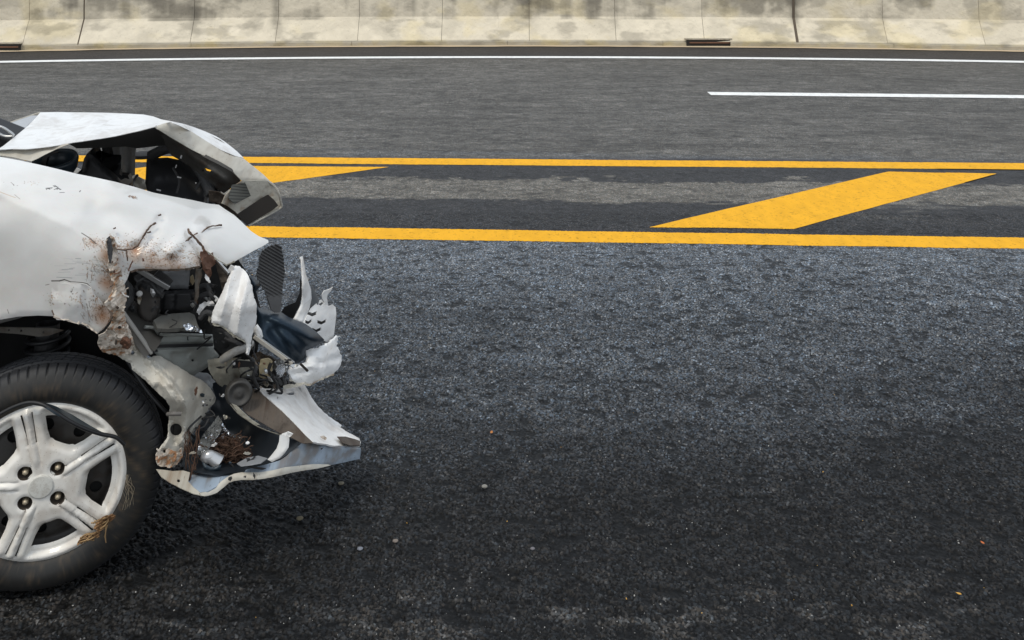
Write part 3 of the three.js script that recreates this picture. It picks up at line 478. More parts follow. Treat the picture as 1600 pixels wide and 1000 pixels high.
// ---- wheel well
{
  const arc = (r, w0, w1, a0, a1) => { const g = new THREE.CylinderGeometry(r, r, w0 - w1, 60, 6, true, 0, a1 - a0); g.rotateX(Math.PI / 2).translate(0, 0, (w0 + w1) / 2); g.rotateZ(a1 - Math.PI / 2 + Math.PI); return g; };
  const g = [], n = 50, pos = [], idx = [], m = 8;
  for (let i = 0; i <= n; i++) for (let j = 0; j <= m; j++) { const a = mix(0.82, 3.5, i / n), r = 0.455 + 0.012 * (fbm(i * 0.4, j * 0.5, 3) - 0.5) + 0.012 * (j & 1) * (i % 6 < 3 ? 1 : 0), w = mix(-0.05, -0.36, j / m); pos.push(r * Math.cos(a) - 0.01, HUB.y + r * Math.sin(a) + 0.01, w); }
  for (let i = 0; i < n; i++) for (let j = 0; j < m; j++) { const a = i * (m + 1) + j, b = a + m + 1; idx.push(a, b, a + 1, b, b + 1, a + 1); }
  const q = new THREE.BufferGeometry(); q.setAttribute('position', new THREE.Float32BufferAttribute(pos, 3)); q.setIndex(idx); q.computeVertexNormals();
  part('wheel_arch_liner', q, mat([0.05, 0.046, 0.04], 0.8));
  part('inner_wheel_well', sheet([[-120, 480], [60, 486], [160, 520], [215, 560], [262, 630], [282, 700], [250, 745], [180, 790], [-120, 790]], [[-0.34]], { step: 14, dent: 0.02, t: 0.004 }), M.matte);
  part('strut', tubeP([[75, 505, -0.28], [66, 640, -0.26], [64, 740, -0.24]], 0.035, 14), M.darkGrey);
  const co = []; for (let i = 0; i <= 80; i++) { const p = P(mix(76, 68, i / 80), mix(520, 620, i / 80), -0.27); p.x += 0.06 * Math.cos(i * 0.5); p.z += 0.06 * Math.sin(i * 0.5); co.push(p); } part('coil_spring', tube(co, 0.007, 7, 240), M.black);
  part('arch_flange', sheet([[-80, 520], [0, 511], [40, 512], [85, 513], [100, 516], [78, 524], [60, 526], [30, 522], [0, 520], [-80, 530]], [[-0.1]], { step: 5, t: 0.003, holes: [[14, 516, 1.6], [33, 517, 2], [68, 519, 1.8]] }), mat([0.11, 0.1, 0.085], 0.8, { grime: 'mid' }));
  part('axle', tubeP([[70, 757, -0.05], [110, 745, -0.8], [150, 735, -1.4]], 0.03, 10), M.darkGrey);
  part('brake_hose', tubeP([[197, 560, -0.13], [212, 585, -0.12], [236, 618, -0.1], [256, 640, -0.1], [264, 648, -0.11], [269, 668, -0.12], [264, 682, -0.12], [248, 690, -0.14], [236, 690, -0.2]], 0.006, 8), M.black);
}

// ---- near front fender with its shoulder crease
const CR = [[-90, 262], [0, 303], [60, 328], [110, 354], [160, 386]];
const fenderD = [[-100, 520, 0.03], [-100, 400, 0.05], [-100, 300, 0.03], [-100, 235, -0.2], [0, 498, 0.035], [0, 400, 0.05], [0, 310, 0.035], [0, 290, 0.022], [0, 246, -0.2], [60, 493, 0.035], [60, 400, 0.05], [60, 335, 0.038], [64, 316, 0.022], [120, 273, -0.2], [110, 362, 0.035], [116, 342, 0.02], [130, 506, 0.02], [130, 440, 0.04], [160, 400, 0.025], [165, 372, 0.0], [152, 520, 0.0], [176, 470, 0.0], [200, 288, -0.26], [200, 340, -0.1], [200, 424, -0.02], [243, 301, -0.34], [250, 370, -0.1], [260, 422, -0.07], [330, 321, -0.52], [310, 380, -0.2], [312, 415, -0.16], [352, 410, -0.3], [372, 344, -0.54], [418, 379, -0.56], [366, 380, -0.4]];
const fenderOut = [[-100, 212], [-50, 228], [0, 245], [30, 250.5], [60, 257], [90, 264], [120, 271.5], [150, 277.5], [180, 284], [210, 292], [240, 301], [270, 307], [300, 312.5], [325, 318], [342, 320], [352, 327], [366, 336], [378, 347], [392, 361], [404, 369], [419, 375], [419.5, 379], [410, 385], [396, 392], [380, 401], [367, 408.5], [354, 414.5], [346, 411], [338, 405], [329, 396], [319, 389], [315, 399], [313, 417], [300, 420.5], [280, 421.5], [260, 422], [240, 421], [225, 420.5], [212, 422], [203, 424], [199, 436], [193, 446], [186, 462], [180, 486], [172, 502], [162, 514], [153, 521], [143, 514], [134, 507.5], [124, 504], [107, 500], [95, 499], [87, 498], [84, 494], [60, 493], [30, 494.5], [0, 499.5], [-50, 511], [-100, 524]];
const fender = part('fender', sheet(fenderOut, fenderD, { step: 5, t: 0.002, dent: 0.0025, dentScale: 60, roll: [0.004, 7], uvf: (q) => [q.x, q.y - 0.8 * q.z],
  fold: (x, y) => -0.014 * (1 - Math.exp(-Math.max(0, (x < 110 ? 303 + x * 0.46 : 354 + (x - 110) * 0.64) - y) / 10)) * (1 - sm(140, 175, x)) + ridge([[165, 345], [200, 385], [205, 420]], -0.014, 26)(x, y) + ridge([[212, 388], [222, 384], [238, 368], [252, 342]], -0.014, 12)(x, y) + ridge([[268, 392], [282, 376], [300, 364], [314, 352]], 0.018, 16)(x, y) + ridge([[298, 366], [312, 380], [318, 392]], -0.03, 14)(x, y) + ridge([[90, 285], [150, 300], [210, 318], [290, 330]], 0.01, 26)(x, y) + ridge([[150, 330], [240, 350], [330, 345]], -0.012, 26)(x, y) }), M.side, car, 'scraped and dented white front fender');
part('loose_fender_corner', sheet([[83, 443], [95, 442], [112, 443.5], [132, 444], [142, 449], [149, 461], [158, 469], [168, 481], [173, 494], [168, 505], [158, 516], [152, 521.5], [143, 515], [133, 509], [122, 505], [106, 501.5], [88, 500], [83, 490], [80, 470], [80, 452]], [[80, 450, 0.045], [140, 450, 0.042], [85, 498, 0.042], [152, 520, 0.008], [172, 490, 0.012], [120, 470, 0.048], [160, 470, 0.026]], { step: 3, dent: 0.003, dentScale: 14, jag: 1, crease: 0.5, fold: (x, y) => tent([[136, 452], [134, 480], [140, 512]], -0.006, 10)(x, y) + tent([[84, 470], [120, 476]], 0.003, 14)(x, y), uvf: (q) => [q.x, q.y - 0.8 * q.z] }), M.side, fender);
const tear = (name, list, w, r, m) => part(name, sheet(list.flatMap(([x, y, d]) => [[x, y - d]]).concat(list.slice().reverse().map(([x, y, d]) => [x, y + d])), [[list[0][0], list[0][1], w], [list.at(-1)[0], list.at(-1)[1], w - r], [list[1][0] + 3, list[1][1] + 3, w]], { step: 2.6, t: 0.003, crumple: 0.004, jag: 0.9 }), m, fender);
const fw = spline(fenderD); M.torn = mat([0.15, 0.095, 0.065], 0.8, { grime: 'heavy', bump: 0.004 });
function gash(list, m, out = 0.008) {                       // a torn, curled edge that follows the fender
  const o = [], q = [], dd = [];
  list.forEach(([x, y, d], i) => { const a = list[Math.max(0, i - 1)], b = list[Math.min(list.length - 1, i + 1)], l = Math.hypot(b[0] - a[0], b[1] - a[1]), nx = -(b[1] - a[1]) / l, ny = (b[0] - a[0]) / l; d *= i % 2 ? 0.65 : 0.4; o.push([x + nx * d, y + ny * d]); q.unshift([x - nx * d, y - ny * d]); dd.push([x, y, fw(x, y) + out], [x + nx * d * 2, y + ny * d * 2, fw(x + nx * d, y + ny * d) - 0.002]); });
  part('torn_edge', sheet([...o, ...q], dd, { step: 2.2, t: 0.002, crumple: 0.004, jag: 0.8 }), m, fender);
}
gash([[182, 390, 0.8], [194, 391, 1.4], [206, 390, 1.2], [216, 384, 1.5], [222, 374, 1.4], [229, 362, 1.8], [236, 353, 2.4], [244, 348, 1.6]], M.torn);
gash([[197, 391, 1], [198, 400, 1.2], [199, 408, 0.6]], M.torn); gash([[207, 407, 1.2], [203, 414, 1], [200, 424, 1]], M.rust);
gash([[267, 406, 0.6], [272, 394, 1.6], [282, 384, 1.6], [293, 376, 2], [300, 369, 1.6]], M.torn); gash([[293, 357, 2], [296, 364, 3.4], [301, 369, 2.6], [308, 376, 2.2], [316, 385, 3.5], [319, 393, 3]], M.torn, 0.014);
gash([[316, 363, 0.8], [324, 356, 1.4], [334, 353, 1.8], [347, 352, 2]], M.torn); gash([[303, 368, 1.4], [309, 364, 1]], M.rust); gash([[247, 337, 1.6], [252, 336, 1.8]], M.torn); gash([[230, 364, 1.6], [236, 362, 1.4]], M.torn); gash([[177, 358, 0.8], [181, 356, 1.1]], M.torn);
gash([[222, 404, 1.4], [224, 409, 1.6]], M.rust);
part('torn_rust_flap', sheet([[313, 395], [320, 390], [327, 398], [333, 394], [335, 404], [339, 408], [335, 414], [330, 418], [331, 428], [327, 437], [323, 428], [318, 422], [315, 412]], [[314, 396, -0.17], [335, 404, -0.26], [327, 436, -0.22]], { step: 3, crumple: 0.02, jag: 1.2 }), M.rust, fender);

// ---- crumpled rusty front edge of the fender
part('crumpled_fender_edge', sheet([[167, 372], [173, 367], [179, 371], [181, 384], [185, 398], [184, 408], [189, 420], [191, 432], [196, 448], [198, 468], [194, 486], [197, 502], [205, 520], [210, 540], [203, 553], [190, 556], [170, 553], [158, 548], [153, 537], [154, 524], [164, 519], [175, 503], [178, 490], [168, 482], [164, 474], [172, 462], [178, 448], [173, 430], [169, 412], [170, 398], [166, 384]],
  [[172, 370, 0.012], [176, 430, 0.016], [190, 432, -0.02], [186, 470, 0.014], [196, 468, -0.02], [180, 520, 0.012], [205, 530, -0.03], [160, 540, 0.0], [172, 400, 0.02]], { step: 2.4, crumple: 0.011, dent: 0.008, dentScale: 12, jag: 1.2, t: 0.002, uvf: (q) => [q.x * 2.6, q.y * 2.6], holes: [[197, 536, 7], [187, 512, 3]] }), M.rusty, car, 'crushed fender edge caked with brown mud');
part('torn_slot', sheet([[167, 372], [171, 369], [174, 376], [176, 390], [175, 404], [172, 412], [169, 408], [168, 392]], [[0.026]], { step: 2.4, crumple: 0.008, jag: 0.6 }), M.darkGrey);
part('mud_clod', sheet([[188, 528], [198, 525], [205, 531], [206, 540], [199, 546], [190, 543], [186, 536]], [[0.004]], { step: 2, crumple: 0.014, dent: 0.012, dentScale: 5, pillow: [0.02, 8], jag: 1 }), M.rust);

// ---- hood, buckled to a peak, its front end hanging
const hoodD = [[-60, 262, -0.3], [0, 233, -0.34], [60, 230, -0.37], [112, 223, -0.39], [160, 216, -0.43], [200, 207, -0.46], [240, 198, -0.5], [266, 189, -0.55], [65, 175, -0.82], [20, 210, -0.55], [120, 176, -0.86], [180, 177, -0.86], [225, 179, -0.84], [250, 186, -0.8], [300, 206, -0.66], [320, 205, -0.8], [345, 234, -0.7], [360, 228, -0.8], [380, 247, -0.78], [150, 195, -0.6]];
const hoodTop = sheet([[-60, 270], [-20, 243], [5, 228], [25, 212], [42, 198], [54, 186], [63, 175.5], [90, 175], [120, 175.5], [160, 176], [200, 177.5], [225, 179], [240, 182], [252, 186.5], [268, 189.5], [285, 193], [300, 197.5], [320, 205], [338, 213], [350, 220.5], [360, 228], [371, 237], [381, 247], [366, 243], [345, 234], [325, 222], [300, 206], [282, 197], [266, 190.5], [254, 193.5], [240, 198.5], [220, 203.5], [200, 208], [180, 212.5], [160, 216], [136, 219.5], [112, 223], [104, 224.5], [96, 226], [78, 229], [60, 231], [40, 233], [20, 232.5], [0, 233.5], [-20, 238], [-60, 276]], hoodD, { step: 4, dent: 0.006, dentScale: 70, roll: [0.006, 5], fold: (x, y) => ridge([[60, 180], [80, 205], [112, 222]], 0.0, 20)(x, y) + ridge([[75, 212], [100, 218]], -0.02, 16)(x, y) + ridge([[110, 214], [180, 206], [266, 189]], 0.025, 16)(x, y), uvf: (q) => [q.x, q.z] });
const hoodFar = (() => { const near = [[-60, 268, -0.5], [10, 225, -0.62], [63, 177, -0.83], [120, 177.5, -0.87], [180, 179, -0.87], [225, 181, -0.85], [252, 188, -0.81], [285, 194, -0.8], [320, 206, -0.8], [345, 218, -0.8], [368, 236, -0.79]], pos = [], idx = [];
  near.forEach(([x, y, w]) => { for (let k = 0; k < 5; k++) { const t = k / 4, p = P(x - 4 * t, y + 1 + 18 * t, w - 0.5 * t); pos.push(p.x, p.y, p.z); } });
  for (let i = 0; i < near.length - 1; i++) for (let k = 0; k < 4; k++) { const a = i * 5 + k, b = a + 5; idx.push(a, b, a + 1, b, b + 1, a + 1); }
  const g = new THREE.BufferGeometry(); g.setAttribute('position', new THREE.Float32BufferAttribute(pos, 3)); g.setAttribute('uv', new THREE.Float32BufferAttribute(pos.filter((_, i) => i % 3 < 2), 2)); g.setIndex(idx); g.computeVertexNormals(); return g; })();
const hood = part('hood', mergeGeometries([hoodTop, hoodFar.toNonIndexed()]), M.white, car, 'white hood buckled into a tent shape');
part('hood_edge', sheet([[240, 198.5], [254, 193.5], [266, 190.5], [282, 197], [300, 206], [325, 222], [345, 234], [366, 243], [381, 248], [396, 260], [412, 273], [426, 287], [415, 281.5], [395, 282], [378, 283], [362, 266], [340, 254], [320, 244], [300, 234], [282, 223.5], [264, 213], [252, 205.5]], [[240, 198, -0.5], [266, 190, -0.55], [300, 206, -0.655], [300, 234, -0.6], [380, 248, -0.77], [362, 265, -0.66], [426, 287, -0.78], [378, 283, -0.68]], { step: 4, dent: 0.004, roll: [0.008, 4] }), M.cream, hood);
part('hood_nose', sheet([[378, 283], [395, 282], [415, 281.5], [425, 286], [432, 295], [437, 306], [440.5, 318], [440, 324], [428, 331], [414, 340], [400, 347], [387, 353], [379, 344], [368, 331], [356, 322], [347, 318], [352, 306], [366, 290]], [[378, 283, -0.69], [425, 286, -0.78], [440, 322, -0.8], [387, 352, -0.72], [347, 318, -0.62], [400, 315, -0.75]], { step: 4, dent: 0.006, t: 0.004 }), M.creamDirty, hood);
part('hood_nose_rim', tubeP([[414, 281, -0.775], [427, 289, -0.775], [435, 301, -0.775], [439, 316, -0.785], [440, 323, -0.79], [428, 331, -0.775], [410, 341, -0.74], [388, 353, -0.71]], 0.0045, 6), M.cream, hood);
part('hood_latch_recess', sheet([[371, 335], [392, 321], [408, 310], [419, 304], [428, 312], [435, 321], [425, 329], [408, 339], [386, 351.5], [378, 344]], [[371, 335, -0.68], [419, 304, -0.755], [435, 321, -0.775], [386, 351, -0.7]], { step: 4, t: 0.003 }), mat([0.022, 0.017, 0.013], 0.8), hood);
const stripes = bytes(128, 128, (i, j) => { const s = (j % 16) < 5 ? 0.2 : 0.42; return [s, s, s * 0.96]; }, true);
{ const lm = mat([0.55, 0.55, 0.53], 0.6); lm.map = stripes; const lab = (y0, q) => [q.x * 9, (q.y + q.x * 0.35) * 12];
  part('warning_label', sheet([[362, 289], [383, 285], [392, 306], [367, 319], [357, 310]], [[362, 289, -0.655], [383, 285, -0.68], [392, 306, -0.7], [360, 315, -0.63]], { step: 4, t: 0.001, uvf: (q) => lab(0, q) }), lm, hood); }
part('hood_fold', sheet([[-20, 240], [22, 246], [36, 249.5], [49, 252], [60, 247], [71, 241], [90, 232], [112, 223.5], [96, 226], [60, 231], [30, 233], [0, 236]], [[22, 246, -0.34], [49, 252, -0.34], [112, 223, -0.4], [40, 233, -0.38]], { step: 4, dent: 0.004 }), M.cream, hood);
part('hood_frame', sheet([[243, 201], [254, 206], [266, 215], [284, 226], [302, 237], [322, 247], [344, 258], [362, 268], [376, 283], [366, 290], [350, 302], [340, 296], [320, 279], [300, 262], [284, 252], [268, 243], [258, 228], [256, 218]], [[243, 201, -0.52], [302, 237, -0.63], [376, 283, -0.7], [258, 228, -0.7], [300, 262, -0.72], [345, 300, -0.72]], { step: 4, t: 0.012, fold: ridge([[262, 216], [300, 246], [350, 280]], 0.03, 9), holes: [[[318, 262], [330, 266], [326, 272], [314, 268]]] }), mat([0.075, 0.07, 0.062], 0.7, { grime: 'mid' }), hood);
part('hood_inner_panel', sheet([[108, 225], [160, 217], [200, 209], [243, 200], [258, 212], [262, 226], [240, 229], [214, 232], [196, 229], [160, 231], [120, 232]], [[108, 225, -0.42], [243, 200, -0.52], [200, 209, -0.48], [258, 224, -0.75], [120, 232, -0.6], [190, 231, -0.7]], { step: 5, dent: 0.008, t: 0.004 }), mat([0.06, 0.057, 0.052], 0.75), hood);
part('hood_inner_rust', sheet([[326, 298], [342, 300], [352, 306], [350, 316], [358, 322], [370, 334], [378, 345], [366, 340], [350, 328], [336, 318], [326, 314]], [[330, 300, -0.66], [352, 306, -0.65], [376, 343, -0.7], [330, 314, -0.68]], { step: 3, crumple: 0.012 }), M.brown, hood);

// ---- windscreen foot, wiper box at the rear of the hood
part('windscreen', sheet([[-120, 196], [-40, 192], [4, 197], [30, 187], [62, 176.5], [54, 187], [42, 199], [26, 212], [18, 206], [4, 210], [-120, 240]], [[-100, 200, -0.9], [60, 177, -0.95], [20, 210, -0.62], [-100, 235, -0.5]], { step: 6, t: 0.005 }), M.glass, car, 'sliver of dark windscreen behind the hood');
part('windscreen_trim', tubeP([[2, 197.5, -0.88], [30, 187.5, -0.92], [63, 176.5, -0.94]], 0.005, 6), M.cream);
part('cowl_vent', boxAt(2, 208, -0.58, 0.13, 0.045, 0.12, 0.2, 0, -0.45, 0.012), M.black);
part('cowl_trim', tubeP([[-14, 196, -0.5], [2, 198.5, -0.5], [12, 204, -0.5], [21, 212, -0.5], [8, 213, -0.5], [-8, 206, -0.5]], 0.005, 6), M.steel);
part('cowl_panel', sheet([[-40, 222], [4, 219], [16, 220], [28, 216], [8, 230], [0, 234], [-40, 244]], [[-0.6]], { step: 5 }), M.white);

// ---- what the gap under the hood shows
{
  const cup = new THREE.LatheGeometry([[0.052, -0.06], [0.07, -0.035], [0.078, -0.004], [0.074, 0.008], [0.064, 0.006], [0.058, -0.01], [0.05, -0.045], [0.0, -0.05]].map((p) => new THREE.Vector2(...p)), 40);
  cup.rotateX(0.25).rotateZ(0.05); const c = P(86, 250, -0.72); cup.translate(c.x, c.y, c.z); part('strut_tower_cup', cup, M.blueBlack);
  part('strut_tower', sheet([[66, 248], [74, 239], [90, 238], [86, 241], [74, 246], [70, 262], [110, 262], [112, 250], [114, 262], [104, 268], [60, 262]], [[-0.74]], { step: 4, t: 0.03 }), M.black);
  part('engine_cover', sheet([[122, 282], [128, 262], [131, 248], [136, 240], [143, 241], [152, 248], [163, 259], [176, 268], [188, 280], [194, 295], [160, 296]], [[-0.75]], { step: 5, t: 0.12, pillow: [0.05, 12], dent: 0.01 }), M.black);
  part('far_hinge_post', sheet([[158, 224], [168, 223], [172, 240], [176, 262], [184, 258], [190, 292], [178, 292], [170, 280], [162, 255]], [[-0.95]], { step: 4, t: 0.04 }), M.black);
  part('far_inner_panel', sheet([[168, 216], [192, 211], [193, 240], [191, 275], [184, 276], [178, 252], [172, 236]], [[-1.0]], { step: 4, t: 0.02, dent: 0.01, fold: ridge([[188, 212], [187, 275]], 0.02, 5) }), mat([0.3, 0.295, 0.28], 0.6));
  part('far_inner_panel', sheet([[192, 211], [222, 204], [219, 214], [214, 226], [211.5, 240], [211, 273], [200, 276], [192, 276], [193, 240]], [[192, 211, -1.0], [222, 204, -1.05], [211, 273, -1.06]], { step: 4, t: 0.02, dent: 0.008, fold: ridge([[201, 210], [199, 275]], -0.02, 4) }), mat([0.34, 0.33, 0.31], 0.6));
  part('far_fender_rim', sheet([[98, 262], [108, 257], [124, 264], [134, 270], [124, 272], [106, 266]], [[-1.5]], { step: 4 }), M.white);
  part('far_fender_rim', sheet([[199, 272], [212, 273], [220, 278], [231, 282], [232, 297], [218, 296], [206, 293], [204, 280]], [[-1.45]], { step: 4, crumple: 0.02 }), M.cream);
  part('torn_bracket', sheet([[200, 273], [207, 274], [204, 284], [210, 292], [202, 291]], [[-1.3]], { step: 3 }), M.white); part('wire', tubeP([[215, 273, -1.3], [209, 283, -1.28], [206, 292, -1.25]], 0.006), M.black);
  part('far_dark_panel', sheet([[176, 272], [200, 274], [204, 285], [204, 294], [190, 298], [176, 294]], [[-0.98]], { step: 5, t: 0.04 }), M.black);
  part('battery', sheet([[229, 249], [240, 247], [262, 246], [282, 250], [300, 262], [318, 280], [326, 300], [326, 326], [232, 310], [227, 285]], [[229, 249, -0.9], [326, 300, -0.8], [232, 310, -0.75]], { step: 6, t: 0.2, dent: 0.02, pillow: [0.02, 6] }), M.black);
  part('washer_bottle_lid', new THREE.CylinderGeometry(0.052, 0.058, 0.012, 30).applyMatrix4(new THREE.Matrix4().makeTranslation(...P(226, 242, -1.15).toArray())), M.grey);
  part('engine_hose', tubeP([[236, 243, -0.9], [262, 232, -0.86], [284, 236, -0.82], [302, 252, -0.78], [318, 276, -0.74], [330, 304, -0.7]], 0.02, 10), M.darkGrey);
  part('cable', tubeP([[270, 262, -0.74], [280, 282, -0.72], [276, 302, -0.7]], 0.004), M.darkGrey); part('cable', tubeP([[306, 296, -0.72], [316, 282, -0.72], [322, 306, -0.7], [318, 322, -0.66]], 0.006), M.darkGrey);
  for (const [x, y, a, b] of [[283, 245, 0.006, 0.012], [275, 260, 0.004, 0.012], [280, 277, 0.014, 0.004], [248, 297, 0.016, 0.005], [306, 286, 0.004, 0.005]]) part('broken_clip', boxAt(x, y, -0.66, a, b, 0.004, 0, 0, -0.3, 0.001), M.shard);
  part('far_fender', sheet([[-80, 250], [60, 252], [124, 268], [200, 290], [300, 330], [372, 360], [380, 420], [200, 420], [-80, 420]], [[-1.52]], { step: 16 }), M.white);
  part('engine_bay_floor', (() => { const g = new THREE.BoxGeometry(0.6, 0.02, 1.2); g.translate(-0.26, 0.56, -0.95); return g; })(), M.matte);
}

// ---- headlamp opening: what is left of the front end
part('bulkhead', sheet([[186, 412], [215, 414], [320, 410], [372, 405], [396, 440], [412, 500], [400, 560], [420, 600], [380, 612], [330, 604], [300, 590], [240, 560], [196, 520], [186, 470]], [[186, 440, -0.3], [390, 430, -0.62], [400, 590, -0.55], [240, 560, -0.36]], { step: 9, dent: 0.03 }), M.matte);
part('air_filter_box', sheet([[222, 437], [232, 440], [248, 460], [250, 466], [248, 480], [243, 500], [238, 508], [226, 507], [216, 497], [212, 478], [210, 462], [214, 446]], [[-0.16]], { step: 3.5, t: 0.06, pillow: [0.03, 7], dent: 0.006 }), mat([0.07, 0.062, 0.055], 0.6, { grime: 'light' }));
part('air_filter_lid', sheet([[214, 440], [224, 433], [236, 438], [252, 458], [254, 466], [248, 464], [234, 446], [222, 440], [214, 452], [208, 470], [205, 466]], [[-0.14]], { step: 3, t: 0.03, pillow: [0.015, 4] }), M.darkGrey);
part('filter_clip', new THREE.SphereGeometry(0.009, 12, 8).translate(...P(218, 459, -0.13).toArray()), M.shard);
part('lamp_bracket', sheet([[253, 424], [276, 422], [297, 421], [296, 436], [294, 452], [268, 452], [250, 446]], [[-0.26]], { step: 4, t: 0.03, pillow: [0.012, 5] }), mat([0.27, 0.28, 0.29], 0.4, { grime: 'light' }));
part('fuse_box', sheet([[253, 455], [280, 453], [304, 452], [305, 470], [302, 486], [276, 489], [251, 491], [250, 470]], [[-0.22]], { step: 4, t: 0.08, pillow: [0.02, 6], fold: ridge([[272, 454], [270, 490]], -0.012, 2.6) }), M.black);
part('radiator_stay', bar([214, 420, -0.12], [264, 450, -0.15], 0.014, 0.012), M.steel); part('radiator_stay', bar([244, 426, -0.16], [266, 444, -0.17], 0.026, 0.01), M.darkGrey);
part('lamp_post', sheet([[306, 420], [315, 420], [316, 430], [311, 446], [311, 462], [307, 474], [303, 474], [305, 458], [304, 438]], [[-0.2]], { step: 3, t: 0.012, pillow: [0.006, 4] }), mat([0.23, 0.21, 0.18], 0.6, { grime: 'mid' }));
part('broken_lamp_mount', sheet([[297, 432], [301, 429], [304, 440], [301, 446], [297, 440]], [[-0.25]], { step: 3, crumple: 0.01 }), M.tan);
part('battery_tray', sheet([[240, 500], [252, 493], [270, 490], [296, 488], [304, 492], [309, 508], [312, 514], [292, 512], [262, 514], [246, 513]], [[240, 500, -0.12], [304, 492, -0.2], [260, 514, -0.1]], { step: 4, t: 0.012, dent: 0.01, fold: ridge([[282, 490], [284, 512]], 0.01, 3) }), mat([0.13, 0.128, 0.115], 0.55, { grime: 'light' }));
part('crumpled_foil', sheet([[286, 508], [294, 505], [301, 509], [314, 514], [316, 520], [300, 518], [290, 515]], [[-0.11]], { step: 2.4, crumple: 0.02, jag: 0.8 }), M.chrome);
for (const q of [[[307, 488], [312, 476], [319, 472], [326, 473], [318, 482], [311, 492]], [[319, 476], [326, 470], [333, 471], [335, 478], [328, 478]], [[332, 466], [335, 462], [341, 467], [337, 472]], [[321, 428], [326, 433], [329, 442], [326, 442], [320, 434]]]) part('broken_lamp_shard', sheet(q, [[-0.2]], { step: 2.4, crumple: 0.016, jag: 0.6 }), M.shard);
for (const q of [[[298, 472, -0.24], [316, 462, -0.22], [334, 455, -0.2]], [[306, 452, -0.25], [322, 446, -0.24], [330, 460, -0.2], [344, 476, -0.24]], [[312, 498, -0.16], [322, 488, -0.16], [334, 494, -0.16], [332, 506, -0.17]], [[196, 440, -0.2], [206, 455, -0.15], [204, 470, -0.12], [196, 480, -0.1], [192, 492, -0.1]], [[200, 446, -0.18], [198, 470, -0.16], [208, 492, -0.2], [204, 510, -0.2]]]) part('wiring_loom', tubeP(q, 0.008, 7), M.darkGrey);
part('wire', tubeP([[190, 456, 0.0], [194, 461, 0.004], [201, 464, 0.0]], 0.0022), M.shard);

// ---- inner panel, big stamped arm, brackets
part('inner_panel', sheet([[232, 512], [246, 512], [258, 520], [276, 523], [304, 522], [332, 524], [336, 532], [334, 545], [343, 556], [330, 570], [312, 582], [300, 588], [284, 582], [268, 570], [250, 560], [236, 546]], [[232, 512, -0.14], [332, 524, -0.34], [268, 570, -0.2], [330, 570, -0.34], [240, 545, -0.15]], { step: 3.6, t: 0.006, roll: [0.01, 4], fold: (x, y) => ridge([[242, 541], [334, 538]], -0.018, 4)(x, y) + ridge([[270, 553], [292, 553]], -0.012, 6)(x, y) + ridge([[258, 521], [332, 524]], 0.012, 3)(x, y) + ridge([[270, 549], [292, 549]], 0.006, 3)(x, y), holes: [[244, 534, 2.6], [242, 525, 3], [301, 563, 2]] }), M.greyGreen);
part('rubber_seal', sheet([[241, 539], [262, 538], [300, 537], [333, 536], [333, 541], [300, 542], [262, 543], [243, 543]], [[241, 540, -0.135], [333, 538, -0.325]], { step: 3, t: 0.008 }), M.black);
part('seal_strip', tubeP([[226, 511, -0.1], [242, 513, -0.12], [248, 521, -0.13], [258, 523, -0.15], [290, 523, -0.22], [332, 525, -0.31]], 0.005, 6), M.greyGreen);
part('fender_stay', bar([190, 495, -0.03], [232, 553, -0.07], 0.026, 0.012), mat([0.2, 0.19, 0.175], 0.5, { grime: 'light' })); part('fender_stay', bar([193, 489, -0.02], [237, 551, -0.06], 0.008, 0.02), mat([0.3, 0.29, 0.27], 0.5));
part('shock_hose', tubeP([[214, 506, -0.16], [228, 518, -0.16], [236, 536, -0.17], [240, 552, -0.16]], 0.014, 9), M.black);
const arm = part('stamped_arm', sheet([[184, 556], [192, 549], [200, 536], [198, 524], [206, 526], [212, 538], [222, 549], [232, 560], [240, 556], [250, 556], [260, 562], [270, 568], [282, 575], [294, 582], [305, 589], [314, 593], [322, 599], [329, 606], [334, 615], [337, 622], [336, 628], [327, 638], [320, 650], [311, 662], [302, 676], [295, 689], [289, 703], [283, 718], [273, 730], [258, 729], [246, 727], [243, 718], [245, 706], [252, 696], [260, 686], [264, 678], [264, 662], [265, 646], [265, 634], [260, 626], [244, 611], [228, 595], [213, 583], [206, 577], [204, 568], [192, 562]],
  [[184, 556, -0.03], [200, 524, -0.01], [240, 558, -0.12], [206, 576, -0.04], [244, 610, -0.03], [264, 646, -0.05], [300, 588, -0.2], [337, 622, -0.26], [300, 640, -0.12], [283, 715, -0.1], [248, 720, -0.04], [262, 600, -0.02], [285, 630, -0.03]], { step: 3.6, t: 0.004, dent: 0.006, dentScale: 14, jag: 0.8, roll: [0.008, 4], crease: 0.3, holes: [[275, 671, 9.3], [207, 551, 3.4], [329, 625.5, 2], [257, 705, 2.4], [246, 703, 1.6], [322, 625, 1.2]], fold: (x, y) => tent([[232, 562], [258, 586], [284, 612], [292, 640], [286, 690]], 0.025, 9)(x, y) + tent([[240, 568], [276, 598], [290, 620]], -0.022, 5)(x, y) + tent([[304, 600], [308, 632], [294, 685]], -0.02, 10)(x, y) + tent([[246, 606], [270, 636], [272, 690]], -0.015, 8)(x, y) + ridge([[285, 596], [300, 606]], 0.012, 8)(x, y) }), M.cream, car, 'bent cream stamped steel arm with a round hole');
part('hole_plate', new THREE.CylinderGeometry(0.02, 0.02, 0.004, 24).rotateX(Math.PI / 2).translate(...P(275, 671, -0.12).toArray()), M.matte, arm);
part('pin', tubeP([[262, 647, -0.02], [272, 646.5, -0.005], [283, 646.5, -0.01]], 0.006, 10), mat([0.12, 0.11, 0.1], 0.6), arm);
